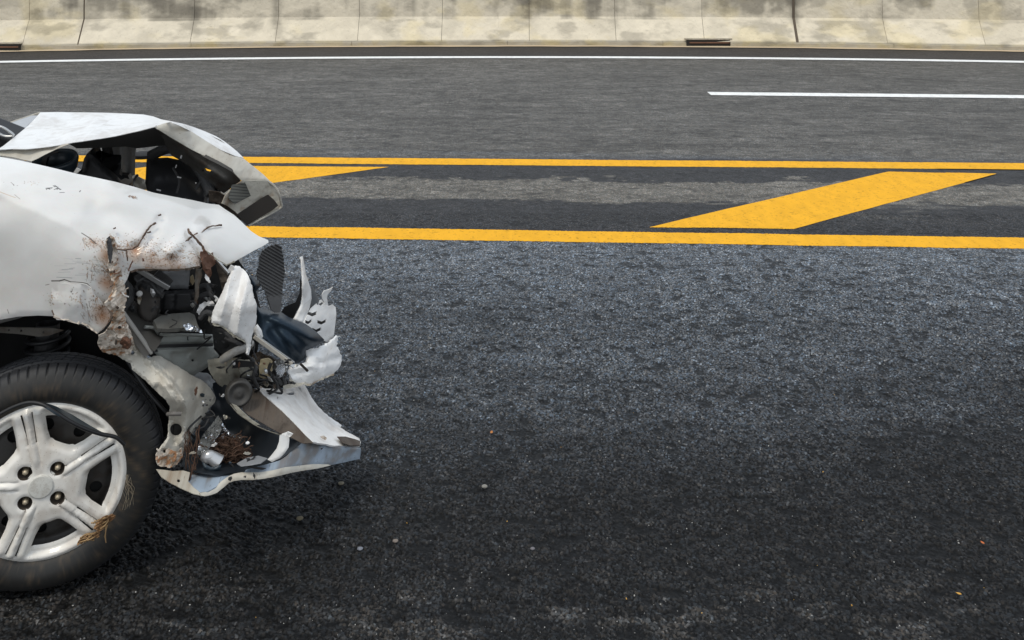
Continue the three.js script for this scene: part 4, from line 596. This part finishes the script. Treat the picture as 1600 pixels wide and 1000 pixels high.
part('arm_rust', sheet([[246, 700], [254, 706], [264, 700], [276, 706], [284, 700], [286, 712], [278, 725], [264, 731], [248, 728], [244, 716]], [[246, 700, -0.03], [284, 706, -0.08], [264, 728, -0.05]], { step: 2.6, crumple: 0.008, jag: 1.4, uvf: (q) => [q.x * 2.6, q.y * 2.6], holes: [[257, 706, 3]] }), M.rusty, arm);
part('arm_foot', sheet([[296, 590], [310, 582], [324, 584], [336, 596], [338, 610], [328, 606], [318, 596]], [[-0.3]], { step: 3, t: 0.004, crumple: 0.006 }), mat([0.4, 0.42, 0.44], 0.4, { grime: 'light' }));
const beige = (o, w, m, x = {}) => part('crumpled_bracket', sheet(o, w, { step: 3.2, t: 0.004, crumple: 0.006, jag: 0.8, ...x }), m);
beige([[324, 563], [336, 560], [360, 558], [384, 563], [398, 560], [404, 572], [398, 584], [393, 595], [380, 598], [364, 600], [349, 606], [340, 600], [333, 590], [326, 578]], [[326, 565, -0.24], [402, 570, -0.36], [349, 604, -0.28], [366, 575, -0.22]], M.beige, { fold: (x, y) => ridge([[362, 560], [370, 600]], -0.03, 10)(x, y) + ridge([[392, 564], [388, 596]], 0.02, 7)(x, y) });
part('opening_shade_sheet', sheet([[366, 563], [384, 564], [400, 566], [396, 573], [378, 574], [362, 576]], [[-0.2]], { step: 3 }), M.matte);  // black sheet over the bracket, painted as the shade of an opening
beige([[407, 562], [418, 560], [426, 564], [425, 578], [422, 590], [412, 592], [405, 588], [404, 574]], [[-0.3]], M.tan); beige([[427, 566], [440, 560], [452, 568], [447, 578], [436, 590], [427, 586]], [[-0.34]], M.steel, { crumple: 0.02 });
beige([[394, 556], [404, 550], [424, 558], [446, 574], [448, 588], [432, 580], [410, 566], [398, 566]], [[-0.36]], M.brown, { crumple: 0.02 });
part('coolant_pipe', tubeP([[348, 562, -0.2], [356, 556, -0.18], [368, 549, -0.17], [383, 543, -0.19], [392, 536, -0.22]], 0.013, 10), mat([0.3, 0.29, 0.27], 0.45, { grime: 'light' }));
part('crash_bar', sheet([[334, 506], [350, 511], [368, 520], [384, 534], [390, 546], [378, 552], [360, 556], [344, 552], [334, 540], [332, 520]], [[334, 510, -0.26], [388, 545, -0.2]], { step: 4, t: 0.01, crumple: 0.02 }), M.darkGrey);
for (const q of [[[352, 528, -0.2], [372, 536, -0.18], [388, 546, -0.2]], [[336, 514, -0.24], [352, 520, -0.2], [366, 532, -0.19]], [[424, 566, -0.3], [420, 580, -0.3], [432, 590, -0.28], [440, 600, -0.3]], [[392, 560, -0.24], [400, 574, -0.22], [396, 588, -0.22], [402, 604, -0.24]], [[430, 594, -0.3], [440, 588, -0.3], [446, 600, -0.3]]]) part('wiring_loom', tubeP(q, 0.0065, 7), M.darkGrey);
part('sheared_bulb', new THREE.SphereGeometry(0.016, 16, 10).scale(1, 1.5, 1).rotateZ(-0.5).translate(...P(437, 580, -0.29).toArray()), M.chrome);
part('gap_shade_sheet', sheet([[398, 588], [424, 590], [446, 592], [456, 602], [440, 606], [414, 610], [402, 606]], [[-0.42]], { step: 5 }), M.matte);  // black sheet that stands in for the shade between the pieces
part('horn', new THREE.LatheGeometry([[0, 0.012], [0.01, 0.014], [0.014, 0.008], [0.024, 0.009], [0.03, 0.016], [0.036, 0.016], [0.041, 0.008], [0.041, -0.012], [0.03, -0.02], [0, -0.02]].map((p) => new THREE.Vector2(...p)), 36).rotateX(Math.PI / 2 - 0.2).rotateY(0.25).translate(...P(373, 614, -0.16).toArray()), mat([0.035, 0.033, 0.03], 0.55, { grime: 'light' }));

// ---- loose scraps, clips and wires left in the torn front end
{
  const scrapM = [M.shard, M.creamDirty, M.darkGrey, M.black, M.rust, M.steel, M.brown, M.beige, M.blueBlack, M.black], zones = [[205, 440, 110, 70, -0.12], [300, 430, 60, 90, -0.2], [330, 520, 70, 60, -0.17], [385, 560, 70, 45, -0.24], [300, 600, 60, 60, -0.14], [390, 580, 60, 30, -0.26], [300, 690, 100, 40, -0.03], [172, 400, 26, 140, 0.02]];
  for (let i = 0; i < 110; i++) {
    const z = zones[i % zones.length], x = z[0] + rnd() * z[2] , y = z[1] + rnd() * z[3], w = z[4] + rr(-0.05, 0.02), a = rnd() * 6.28, l = rr(3, 13), b = rr(1, 4), cx = Math.cos(a), sy = Math.sin(a), pt = (u, v) => [x + cx * u - sy * v, y + sy * u + cx * v];
    if (z[0] === 172) { const s = rr(0.3, 0.6); part('torn_scrap', sheet([pt(0, 0), pt(l * s, b * s), pt(l * s * 1.3, -b * s), pt(l * 0.3, -b * s * 1.2)], [[w + 0.02]], { step: 2.4, crumple: 0.012, jag: 0.8 }), [M.rust, M.brown, M.rusty][i % 3]); continue; }
    if (i % 3) part('torn_scrap', sheet([pt(0, 0), pt(l * 0.4, b), pt(l, b * 0.5), pt(l * 1.2, -b * 0.6), pt(l * 0.6, -b), pt(l * 0.2, -b * 0.7)], [[w]], { step: 2.6, t: 0.002, crumple: 0.02, jag: 1 }), scrapM[Math.floor(rnd() * scrapM.length)]);
    else part('wire', tubeP([[x, y, w], [x + rr(-14, 14), y + rr(2, 16), w + rr(-0.02, 0.03)], [x + rr(-22, 22), y + rr(6, 26), w + rr(-0.03, 0.02)], [x + rr(-26, 26), y + rr(10, 34), w - 0.05]], rr(0.0016, 0.0042), 5), i % 2 ? M.black : M.darkGrey);
  }
  const edge = (l, w0, w1, m, jg) => { for (let i = 0; i < l.length - 1; i++) { const [ax, ay] = l[i], [bx, by] = l[i + 1], t = i / (l.length - 1), n = Math.max(2, Math.round(Math.hypot(bx - ax, by - ay) / 5)), up = [], dn = []; for (let k = 0; k <= n; k++) { const x = mix(ax, bx, k / n), y = mix(ay, by, k / n); up.push([x, y - 0.6]); dn.unshift([x + rr(-1, 1), y + rr(0.6, jg)]); } part('torn_edge', sheet([...up, ...dn], [[0, 0, mix(w0, w1, t)]].map((q) => [q[2]]), { step: 2, t: 0.002, crumple: 0.006 }), m); } };
  edge([[203, 424], [214, 421], [240, 420.5], [262, 421.5], [288, 420.5], [312, 416]], 0.005, -0.13, M.brown, 3.2);
  edge([[84, 494], [96, 499], [108, 500.5], [124, 504], [136, 508], [152, 520]], 0.045, 0.012, M.rusty, 3);
  edge([[322, 392], [330, 397], [340, 406], [354, 414], [366, 408]], -0.17, -0.3, M.beige, 2.4);
  edge([[332, 506], [346, 509], [360, 520], [372, 527], [382, 533]], -0.1, -0.125, M.beige, 3);
  edge([[452, 592], [464, 600], [486, 600], [506, 590], [522, 584]], -0.34, -0.52, M.creamDirty, 3.5);
}

// ---- pieces that stick out at the front
part('torn_white_flap', sheet([[367, 415], [374, 416], [384, 424], [391, 438], [395, 452], [396, 462], [401, 476], [401, 492], [400, 504], [396, 516], [393, 532], [391.5, 546], [388, 555], [384, 552], [385, 538], [382, 532], [372, 526], [360, 519], [348, 509], [340, 506], [330, 504], [331, 492], [337, 476], [345, 460], [352, 444], [358, 431]], [[367, 415, -0.2], [396, 462, -0.14], [400, 500, -0.14], [388, 553, -0.12], [332, 500, -0.1], [350, 450, -0.13], [372, 480, -0.08]], { step: 3.6, step: 2.2, t: 0.003, dent: 0.006, dentScale: 24, jag: 0.9, roll: [0.006, 4], crease: 0.6, fold: (x, y) => tent([[379, 420], [370, 462], [356, 512]], -0.02, 14)(x, y) + tent([[386, 440], [376, 480], [372, 520]], 0.012, 8)(x, y) + tent([[360, 436], [346, 490]], 0.008, 7)(x, y) }), M.shard, car, 'torn white plastic flap hanging over the headlamp cavity');
part('torn_bracket', sheet([[336, 408], [346, 414], [358, 424], [362, 432], [352, 462], [348, 456], [344, 440]], [[336, 408, -0.3], [358, 426, -0.24], [350, 460, -0.24]], { step: 3, crumple: 0.01 }), M.brown); part('bracket_rod', bar([339, 407, -0.26], [358, 428, -0.2], 0.008, 0.008), M.steel); part('clip', boxAt(361, 420, -0.19, 0.014, 0.022, 0.006, 0, 0, -0.5, 0.001), M.shard);
part('grille_blade', sheet([[435, 381], [440, 388], [443, 404], [445, 424], [443, 440], [441, 454], [440, 470], [438, 488], [430, 488], [424, 484], [419, 468], [414, 456], [406, 442], [401, 430], [402, 422], [406, 412], [405, 402], [410, 392], [420, 385]], [[435, 381, -0.5], [443, 424, -0.5], [438, 488, -0.44], [402, 428, -0.44], [410, 392, -0.47]], { step: 1.8, t: 0.005, fold: (x, y) => (y < 462 ? 0.0035 * Math.sin((y * 0.86 - x * 0.5) * 1.35) : 0) }), M.darkGrey, car, 'dark ribbed grille blade sticking upright');
part('lamp_housing', sheet([[386, 432], [394, 430], [402, 438], [408, 446], [403, 452], [396, 462], [400, 474], [405, 481], [428, 487], [440, 488], [452, 496], [464, 501], [476, 505], [486, 512], [495, 519], [507, 531], [500, 537], [492, 541], [478, 548], [477, 560], [467, 567], [455, 569], [440, 560], [424, 548], [408, 534], [400, 520], [402, 500], [396, 470], [389, 448]], [[394, 432, -0.5], [400, 470, -0.46], [430, 490, -0.44], [505, 530, -0.5], [455, 568, -0.34], [404, 530, -0.3], [450, 525, -0.36]], { step: 4, t: 0.006, pillow: [0.05, 22], dent: 0.008, fold: (x, y) => ridge([[426, 492], [455, 505], [490, 528]], 0.04, 16)(x, y) + ridge([[425, 520], [460, 560]], -0.03, 14)(x, y) }), M.navy, car, 'glossy blue black headlamp housing');
part('housing_trim', sheet([[394, 514], [402, 506], [409, 516], [411, 526], [406, 532], [398, 528]], [[-0.28]], { step: 3, pillow: [0.01, 4] }), M.shard); part('lamp_trim', bar([397, 526, -0.27], [456, 569, -0.31], 0.012, 0.006), mat([0.55, 0.5, 0.42], 0.4)); part('lamp_trim', bar([401, 524, -0.28], [460, 566, -0.32], 0.004, 0.01), M.steel);
const cover = part('bumper_shard', mergeGeometries([
  sheet([[469.5, 402], [473, 400], [475, 410], [478, 428], [482, 440], [486, 453], [487, 466], [484, 480], [479, 494], [474, 507], [466, 505], [457, 500], [463, 490], [470, 476], [472, 462], [472, 440], [471, 424]], [[471, 402, -0.58], [486, 455, -0.6], [474, 505, -0.52], [458, 499, -0.5], [472, 450, -0.52]], { step: 2.4, t: 0.004, roll: [0.012, 4], dent: 0.004 }),
  sheet([[486, 482], [491, 477], [497, 472], [502, 468], [508, 474], [514, 478], [520, 476], [524.5, 480], [525.5, 492], [524, 506], [522, 522], [519, 536], [510, 534], [500, 529], [488, 516], [474, 507], [479, 495]], [[490, 477, -0.6], [524, 482, -0.72], [520, 534, -0.68], [475, 507, -0.52], [500, 500, -0.6]], { step: 2.2, t: 0.004, dent: 0.006, holes: [[[481, 486], [488, 489], [495, 486], [495, 491.5], [488, 494.5], [481, 491.5]], [[477, 500], [482, 502], [487, 498], [487, 503.5], [482, 507], [477, 504.5]], [[496, 500], [503, 502.5], [510, 498], [510, 503.5], [503, 507.5], [496, 505]], [[488, 512], [494, 515], [502, 511], [502, 516.5], [494, 520.5], [488, 518]], [[497, 475], [502, 478], [506, 474], [504, 471], [500, 474]]] }),
  sheet([[503, 460], [507, 454], [512, 453], [517, 451], [520, 448.5], [517, 455], [512, 460], [511, 466], [513, 478], [509, 476], [504, 467]], [[503, 460, -0.64], [520, 449, -0.66], [512, 477, -0.66]], { step: 2.2, t: 0.003, dent: 0.006 })]), M.shard, car, 'jagged white front bumper shard with chevron slots');
part('shard_backing', sheet([[486, 443], [490, 450], [495, 462], [499, 470], [496, 478], [490, 482], [484, 480], [487, 464]], [[-0.62]], { step: 3 }), mat([0.12, 0.13, 0.14], 0.5), cover);
part('mesh_backing', sheet([[480, 484], [500, 470], [522, 480], [522, 530], [500, 526], [476, 506]], [[482, 484, -0.64], [522, 482, -0.76], [520, 530, -0.72], [477, 506, -0.56]], { step: 6 }), M.darkGrey, cover);
part('shadow_flange', sheet([[469, 432], [472, 445], [472, 462], [468, 478], [458, 498], [446, 494], [438, 490], [444, 480], [452, 476], [462, 472], [468, 458]], [[-0.56]], { step: 4 }), M.black, cover);
part('lower_bumper_fragment', sheet([[477, 547], [486, 544], [496, 543], [508, 538], [516, 533], [522, 527], [526, 524], [528, 530], [526, 540], [531, 548], [534, 556], [533, 566], [529, 576], [522, 584], [508, 590], [496, 596], [486, 600], [474, 600], [465, 601], [459, 598], [453, 591], [450, 580], [453, 572], [461, 569], [470, 569], [477, 566], [479, 556]], [[477, 547, -0.46], [526, 526, -0.66], [534, 556, -0.66], [522, 584, -0.56], [486, 600, -0.42], [451, 582, -0.34], [490, 570, -0.4]], { step: 2.4, t: 0.004, pillow: [0.008, 5], dent: 0.008, dentScale: 12, jag: 1.4, crease: 0.45, fold: (x, y) => tent([[478, 566], [505, 566], [532, 558]], -0.016, 8)(x, y) + tent([[500, 545], [510, 570], [504, 592]], 0.014, 9)(x, y) + tent([[460, 585], [486, 578]], -0.012, 7)(x, y) }), M.shard, car, 'crumpled lower white bumper fragment');
part('fragment_crack', bar([469, 568, -0.33], [481, 580, -0.36], 0.008, 0.004), M.brown);
part('fragment_lip', sheet([[442, 603], [456, 599], [470, 598], [478, 597], [470, 603], [455, 606], [443, 608]], [[-0.34]], { step: 3, crumple: 0.006 }), M.creamDirty);

// ---- the torn lower bumper
const beam = part('lower_grille_beam', sheet([[401, 606], [408, 605], [415, 607], [428, 607], [438, 608], [452, 606], [463, 603], [476, 601], [480, 608], [488, 623], [498, 636], [508, 646], [520, 655], [534, 664], [532, 668], [545, 676], [561, 684.5], [563.5, 690], [563, 696], [548, 697], [536, 696.5], [520, 696], [503, 693], [489, 691], [476, 678], [458, 659], [440, 641], [424, 627], [410, 615]], [[401, 606, -0.3], [476, 601, -0.56], [489, 691, -0.12], [561, 685, -0.5], [563, 696, -0.42], [534, 664, -0.58], [440, 641, -0.2], [536, 696, -0.3], [470, 640, -0.36]], { step: 3.2, t: 0.005, dent: 0.006, jag: 0.6, roll: [0.006, 4], fold: (x, y) => ridge([[461, 610], [488, 636], [518, 663], [556, 686]], 0.025, 7)(x, y) + ridge([[466, 608], [494, 640], [524, 664]], -0.03, 5)(x, y), holes: [[[446, 615], [452, 614], [460, 611], [459, 617], [452, 617]], [434, 621, 1.6], [507, 684, 2]], uvf: (q) => [q.x, q.z] }), M.shard, car, 'torn white lower bumper beam facing up');
part('beam_end', sheet([[527, 682], [540, 682], [555, 686], [563, 689], [562.5, 696], [546, 695.5], [536, 692]], [[527, 682, -0.33], [562, 690, -0.44], [540, 695, -0.28]], { step: 3, crumple: 0.004 }), M.brown, beam);
part('beam_rust', sheet([[501, 682], [506, 680.5], [511, 684], [509, 688], [504, 686]], [[501, 683, -0.215], [511, 685, -0.23]], { step: 1.8, crumple: 0.006, jag: 0.6 }), M.rusty, beam);
part('beam_side', sheet([[377, 632], [385, 622], [394, 607], [402, 608], [412, 618], [426, 630], [442, 644], [460, 662], [477, 680], [490, 692], [473, 693], [456, 684], [438, 677], [420, 667], [402, 656], [388, 648], [380, 640]], [[380, 634, -0.18], [398, 608, -0.28], [490, 692, -0.1], [440, 677, -0.12], [440, 643, -0.17]], { step: 3.4, dent: 0.008, crumple: 0.004 }), M.brown, car, 'muddy brown side of the lower bumper beam');
part('side_flange', sheet([[362, 631], [370, 634], [380, 644], [392, 655], [406, 664], [398, 664], [384, 654], [372, 645]], [[-0.12]], { step: 3, dent: 0.004 }), M.beige); part('flange_edge', tubeP([[360, 632, -0.11], [372, 646, -0.1], [386, 656, -0.09], [400, 665, -0.08], [418, 673, -0.07], [440, 680, -0.06]], 0.0014), M.beige);
part('splash_shield', sheet([[330, 600], [344, 594], [354, 604], [358, 622], [364, 640], [382, 654], [402, 667], [424, 676], [440, 681], [462, 688], [470, 694], [458, 703], [440, 716], [415, 726], [380, 737], [340, 742], [303, 736], [284, 726], [296, 694], [312, 664], [328, 640], [338, 622]], [[330, 602, -0.3], [358, 610, -0.26], [440, 684, -0.1], [466, 694, -0.12], [350, 738, -0.02], [290, 726, -0.06], [330, 660, -0.26], [380, 690, -0.24]], { step: 4, t: 0.004, dent: 0.01 }), mat([0.016, 0.02, 0.025], 0.32), car, 'black blue inner splash shield');
const lip = part('bumper_lip', sheet([[294, 752], [303, 737], [324, 740], [346, 742], [364, 739], [377, 736], [398, 730], [418, 725], [438, 719], [447, 713], [458, 702], [466, 695], [474, 691.5], [490, 692.5], [510, 695], [535, 697], [552, 699], [564, 699.5], [563.5, 709], [562, 717], [540, 722], [516, 727], [490, 727], [466, 729], [445, 732], [425, 737], [404, 740], [377, 740], [356, 745], [346, 752], [337, 761], [324, 768], [313, 769], [302, 761]], [[294, 752, 0.02], [313, 769, 0.09], [346, 745, 0.0], [404, 738, 0.0], [445, 732, -0.04], [470, 692, -0.14], [564, 699, -0.36], [562, 717, -0.36], [516, 727, -0.22], [377, 736, -0.06], [324, 742, -0.04]], { step: 3.2, t: 0.004, dent: 0.005, dentScale: 30, roll: [0.004, 3] }), M.lip, car, 'white lower bumper lip with bluish shade in its colour, torn and bent');
part('lip_edge', sheet([[312, 770], [324, 768], [337, 760], [347, 751], [356, 744.5], [366, 740], [377, 738], [404, 738], [425, 735], [445, 730], [468, 727.5], [490, 725], [512, 725.5], [517, 727], [497, 732], [476, 735], [456, 738.5], [434, 744], [413, 748], [394, 750], [377, 750], [366, 751.5], [358, 754], [349, 762], [339, 770], [330, 773.5], [320, 775.5], [314, 774]], [[312, 771, 0.1], [350, 755, 0.03], [377, 745, 0.012], [445, 734, -0.025], [517, 727, -0.21], [413, 748, 0.015]], { step: 3, t: 0.003, dent: 0.002, roll: [0.003, 3], holes: [[359.5, 749, 2.4]] }), M.cream, lip);
part('lip_tail', sheet([[244, 733], [256, 734], [270, 736], [286, 735], [297, 738], [294, 752], [303, 762], [314, 770], [316, 774], [302, 771], [284, 763], [266, 754], [252, 745]], [[244, 733, -0.04], [296, 740, 0.0], [315, 772, 0.09], [265, 752, 0.03]], { step: 3, dent: 0.006, holes: [[279, 751, 2.6]] }), M.creamDirty, lip);
for (const q of [[[357, 746], [361, 744], [363, 748], [360, 752], [356, 750]], [[380, 745], [385, 743], [384, 747]], [[396, 738], [399, 744], [398, 749], [395, 744]], [[485, 705], [498, 702], [506, 699], [498, 706], [488, 707]]]) part('scrape', sheet(q, [[q[0][0] < 400 ? 0.028 : -0.2]], { step: 2, t: 0.001, jag: 0.5 }), M.darkGrey, lip);
part('clip_strap', sheet([[437, 680], [444, 677], [452, 678], [452, 688], [451, 699], [445, 708], [437, 716], [425, 722], [418, 718], [425, 710], [432, 701], [436, 690]], [[437, 680, -0.04], [452, 680, -0.06], [430, 716, 0.03], [446, 700, 0.0]], { step: 2.6, t: 0.003, dent: 0.006, roll: [0.005, 3] }), mat([0.55, 0.54, 0.52], 0.45, { grime: 'light' })); part('clip_strap', sheet([[440, 678], [450, 675], [458, 678], [453, 683], [446, 682]], [[-0.06]], { step: 2.4, crumple: 0.01 }), M.shard);
part('reflector_shard', sheet([[341, 649], [350, 664], [345, 674], [332, 692], [320, 708], [310, 712], [305, 707], [312, 690], [318, 678], [330, 664]], [[341, 650, -0.16], [350, 664, -0.12], [308, 710, -0.08]], { step: 2, t: 0.002, crumple: 0.012 }), M.chrome); part('reflector_shard', sheet([[350, 665], [358, 674], [366, 684], [356, 685], [345, 685]], [[-0.12]], { step: 2, t: 0.002, crumple: 0.01 }), M.chrome);
part('fog_lamp', mergeGeometries([new THREE.SphereGeometry(0.021, 20, 14).scale(1.15, 0.95, 0.8).translate(...P(326, 714, -0.06).toArray()).toNonIndexed(), new THREE.CylinderGeometry(0.018, 0.022, 0.03, 20).rotateZ(0.9).translate(...P(336, 718, -0.06).toArray()).toNonIndexed()]), mat([0.5, 0.5, 0.5], 0.25, { metalness: 0.6 })); part('fog_lamp_cup', sheet([[316, 722], [330, 730], [346, 726], [344, 734], [330, 738], [318, 732]], [[-0.02]], { step: 3, pillow: [0.01, 4] }), M.blueBlack);
part('torn_film', sheet([[370, 724], [386, 715], [404, 712], [418, 716], [408, 723], [392, 726], [376, 728]], [[370, 724, -0.02], [418, 716, -0.02], [394, 713, -0.06]], { step: 3, dent: 0.006 }), mat([0.3, 0.31, 0.32], 0.3));
{
  const rt = []; for (let i = 0; i < 260; i++) { let x = 356 + (rnd() + rnd() - 1) * 36, y = 706 + (rnd() + rnd() - 1) * 22, w = rr(-0.15, -0.08), a = rnd() * 6.28; const p = []; for (let k = 0; k < 4; k++) { p.push([x, y, w]); a += rr(-1, 1); x += Math.cos(a) * 6; y += Math.sin(a) * 5; w += rr(-0.012, 0.012); } rt.push(tube(p.map((q) => P(...q)), rr(0.0008, 0.0022), 4, 8)); }
  for (let i = 0; i < 40; i++) { let x = 296 + rr(-10, 14), y = 690 + rr(-20, 36); rt.push(tube([P(x, y, -0.04), P(x + rr(-4, 4), y + 8, -0.03), P(x + rr(-5, 5), y + 18, -0.035)], 0.0012, 4, 8)); }
  tag(part('root_tangle', mergeGeometries(rt), M.root), 'tangle of brown roots and mud inside the bumper', null, null, 'stuff');
  part('mud_clod', sheet([[326, 690], [346, 682], [372, 688], [384, 702], [380, 718], [360, 728], [336, 730], [322, 712]], [[-0.14]], { step: 4, crumple: 0.03, pillow: [0.05, 14], t: 0.01 }), M.rust);
  part('hanging_wire', tubeP([[312, 664, -0.05], [308, 690, -0.03], [304, 720, -0.02], [296, 752, 0.01]], 0.0022), M.rust);
}

// ---- the rest of the car, beyond the picture's edge
{
  const side = new THREE.Shape([[-0.45, 0.42], [-0.5, 0.22], [-2.1, 0.2], [-2.14, 0.42], [-2.3, 0.62], [-2.6, 0.66], [-2.88, 0.5], [-2.92, 0.26], [-3.3, 0.3], [-3.36, 0.6], [-3.3, 0.95], [-2.6, 1.02], [-0.62, 0.99], [-0.62, 0.7]].map((p) => new THREE.Vector2(...p)));
  const g = new THREE.ExtrudeGeometry(side, { depth: 1.5, bevelEnabled: true, bevelThickness: 0.05, bevelSize: 0.04, bevelSegments: 4 }); g.translate(0, 0, -1.55); part('body', g, M.white);
  const cab = new THREE.Shape([[-1.5, 1.03], [-1.95, 1.42], [-2.6, 1.46], [-3.1, 1.05]].map((p) => new THREE.Vector2(...p)));
  const c = new THREE.ExtrudeGeometry(cab, { depth: 1.2, bevelEnabled: true, bevelThickness: 0.1, bevelSize: 0.03, bevelSegments: 4 }); c.translate(0, 0, -1.42); part('cabin_glass', c, M.glass);
  part('roof', new RoundedBoxGeometry(0.85, 0.05, 1.25, 3, 0.02).translate(-2.28, 1.49, -0.82), M.white);
  part('door', new RoundedBoxGeometry(1.05, 0.6, 0.03, 2, 0.01).translate(-1.2, 0.66, 0.02), M.white);
  for (const [u, w] of [[-2.55, 0], [-2.55, -1.42]]) { const k = wheel.clone(); k.children.filter((m) => /straw|root|lip/.test(m.name)).forEach((m) => k.remove(m)); k.position.set(u, HUB.y, w); if (w) { k.rotation.y = Math.PI; k.position.z = w - 0.165; } car.add(k); }
}
car.traverse((o) => { if (o.isMesh) o.castShadow = o.receiveShadow = true; });

// ------------------------------------------------------------------ small things on the road
{
  const leafG = (l, b) => shell([[-l, 0], [-l * 0.5, b], [0.1 * l, b * 1.1], [l, 0.1 * b], [0.2 * l, -b], [-0.5 * l, -b * 0.9]], [], l * 0.28, (x, y) => new THREE.Vector3(x, 0.006 + 0.35 * Math.abs(y) + 0.2 * x * x / l, y), 0.0006);
  const leaf = (px, py, l, c, label) => { const p = ground(px, py), m = mesh('dry_leaf', leafG(l, l * 0.45), mat(c, 0.8)); m.position.copy(p); m.rotation.y = px; tag(m, label, 'leaf', 'dry leaves on the road'); };
  leaf(768, 678, 0.011, [0.42, 0.16, 0.04], 'tiny orange dry leaf on the dark asphalt beyond the torn bumper lip'); leaf(1535, 851, 0.008, [0.45, 0.12, 0.03], 'tiny red orange leaf scrap on the asphalt near the right edge'); leaf(1498, 931, 0.008, [0.5, 0.27, 0.05], 'tiny yellow leaf scrap in the near right corner');
  const st = (px, py, s, c, label) => { const g = new THREE.IcosahedronGeometry(s, 2), a = g.attributes.position; for (let i = 0; i < a.count; i++) { const x = a.getX(i), y = a.getY(i), z = a.getZ(i), k = 0.8 + 0.45 * fbm(x / s * 1.3 + px, z / s * 1.3 + y / s, 2); a.setXYZ(i, x * k * 1.2, y * k * 0.6, z * k); } g.computeVertexNormals(); const m = mesh('pebble', g, mat(c, 0.8)); m.position.copy(ground(px, py)); m.position.y = s * 0.3; tag(m, label, 'pebble', 'loose pebbles on the road'); };
  st(757, 761, 0.008, [0.2, 0.19, 0.17], 'pale pebble lying in the open asphalt lane'); st(533, 756, 0.008, [0.16, 0.14, 0.1], 'brown pebble just past the bumper lip'); st(469, 811, 0.009, [0.13, 0.11, 0.07], 'brown pebble in the car\'s shade below the lip'); st(563, 858, 0.007, [0.16, 0.17, 0.2], 'bluish grey pebble in front of the car'); st(618, 846, 0.007, [0.17, 0.14, 0.12], 'dull reddish pebble in front of the car'); st(832, 858, 0.006, [0.14, 0.13, 0.14], 'small grey pebble in the near lane');
  const gr = new THREE.InstancedMesh(new THREE.IcosahedronGeometry(1, 0), mat([1, 1, 1], 0.6), 1100), m4 = new THREE.Matrix4(), q = new THREE.Quaternion(), cc = new THREE.Color();
  for (let i = 0; i < 1100; i++) { const Z = 2.5 + 5 * rnd() * rnd() + (i % 5 ? 0 : 1), x = rr(-0.55, 0.55) * Z; if (x < -0.4 * Z && Z > 2.6 && Z < 4.4) { } const s = rr(0.0008, 0.0026); q.setFromEuler(new THREE.Euler(rnd() * 3, rnd() * 3, rnd() * 3)); m4.compose(new THREE.Vector3(x, (stone(x, Z) - 0.9) * relief(Z) + roadNoise(x, Z) * 0.006 + s * 0.4, -Z), q, new THREE.Vector3(s * 1.3, s * 0.7, s)); gr.setMatrixAt(i, m4); const t = rnd(); gr.setColorAt(i, t > 0.95 ? cc.setRGB(0.5, 0.28, 0.06) : t > 0.4 ? cc.setRGB(0.34, 0.33, 0.31) : cc.setRGB(0.15, 0.145, 0.14)); }
  gr.name = 'grit'; gr.receiveShadow = true; scene.add(gr); tag(gr, 'scattered pale grit on the dark asphalt', 'grit', null, 'stuff');
}
renderer.render(scene, camera);
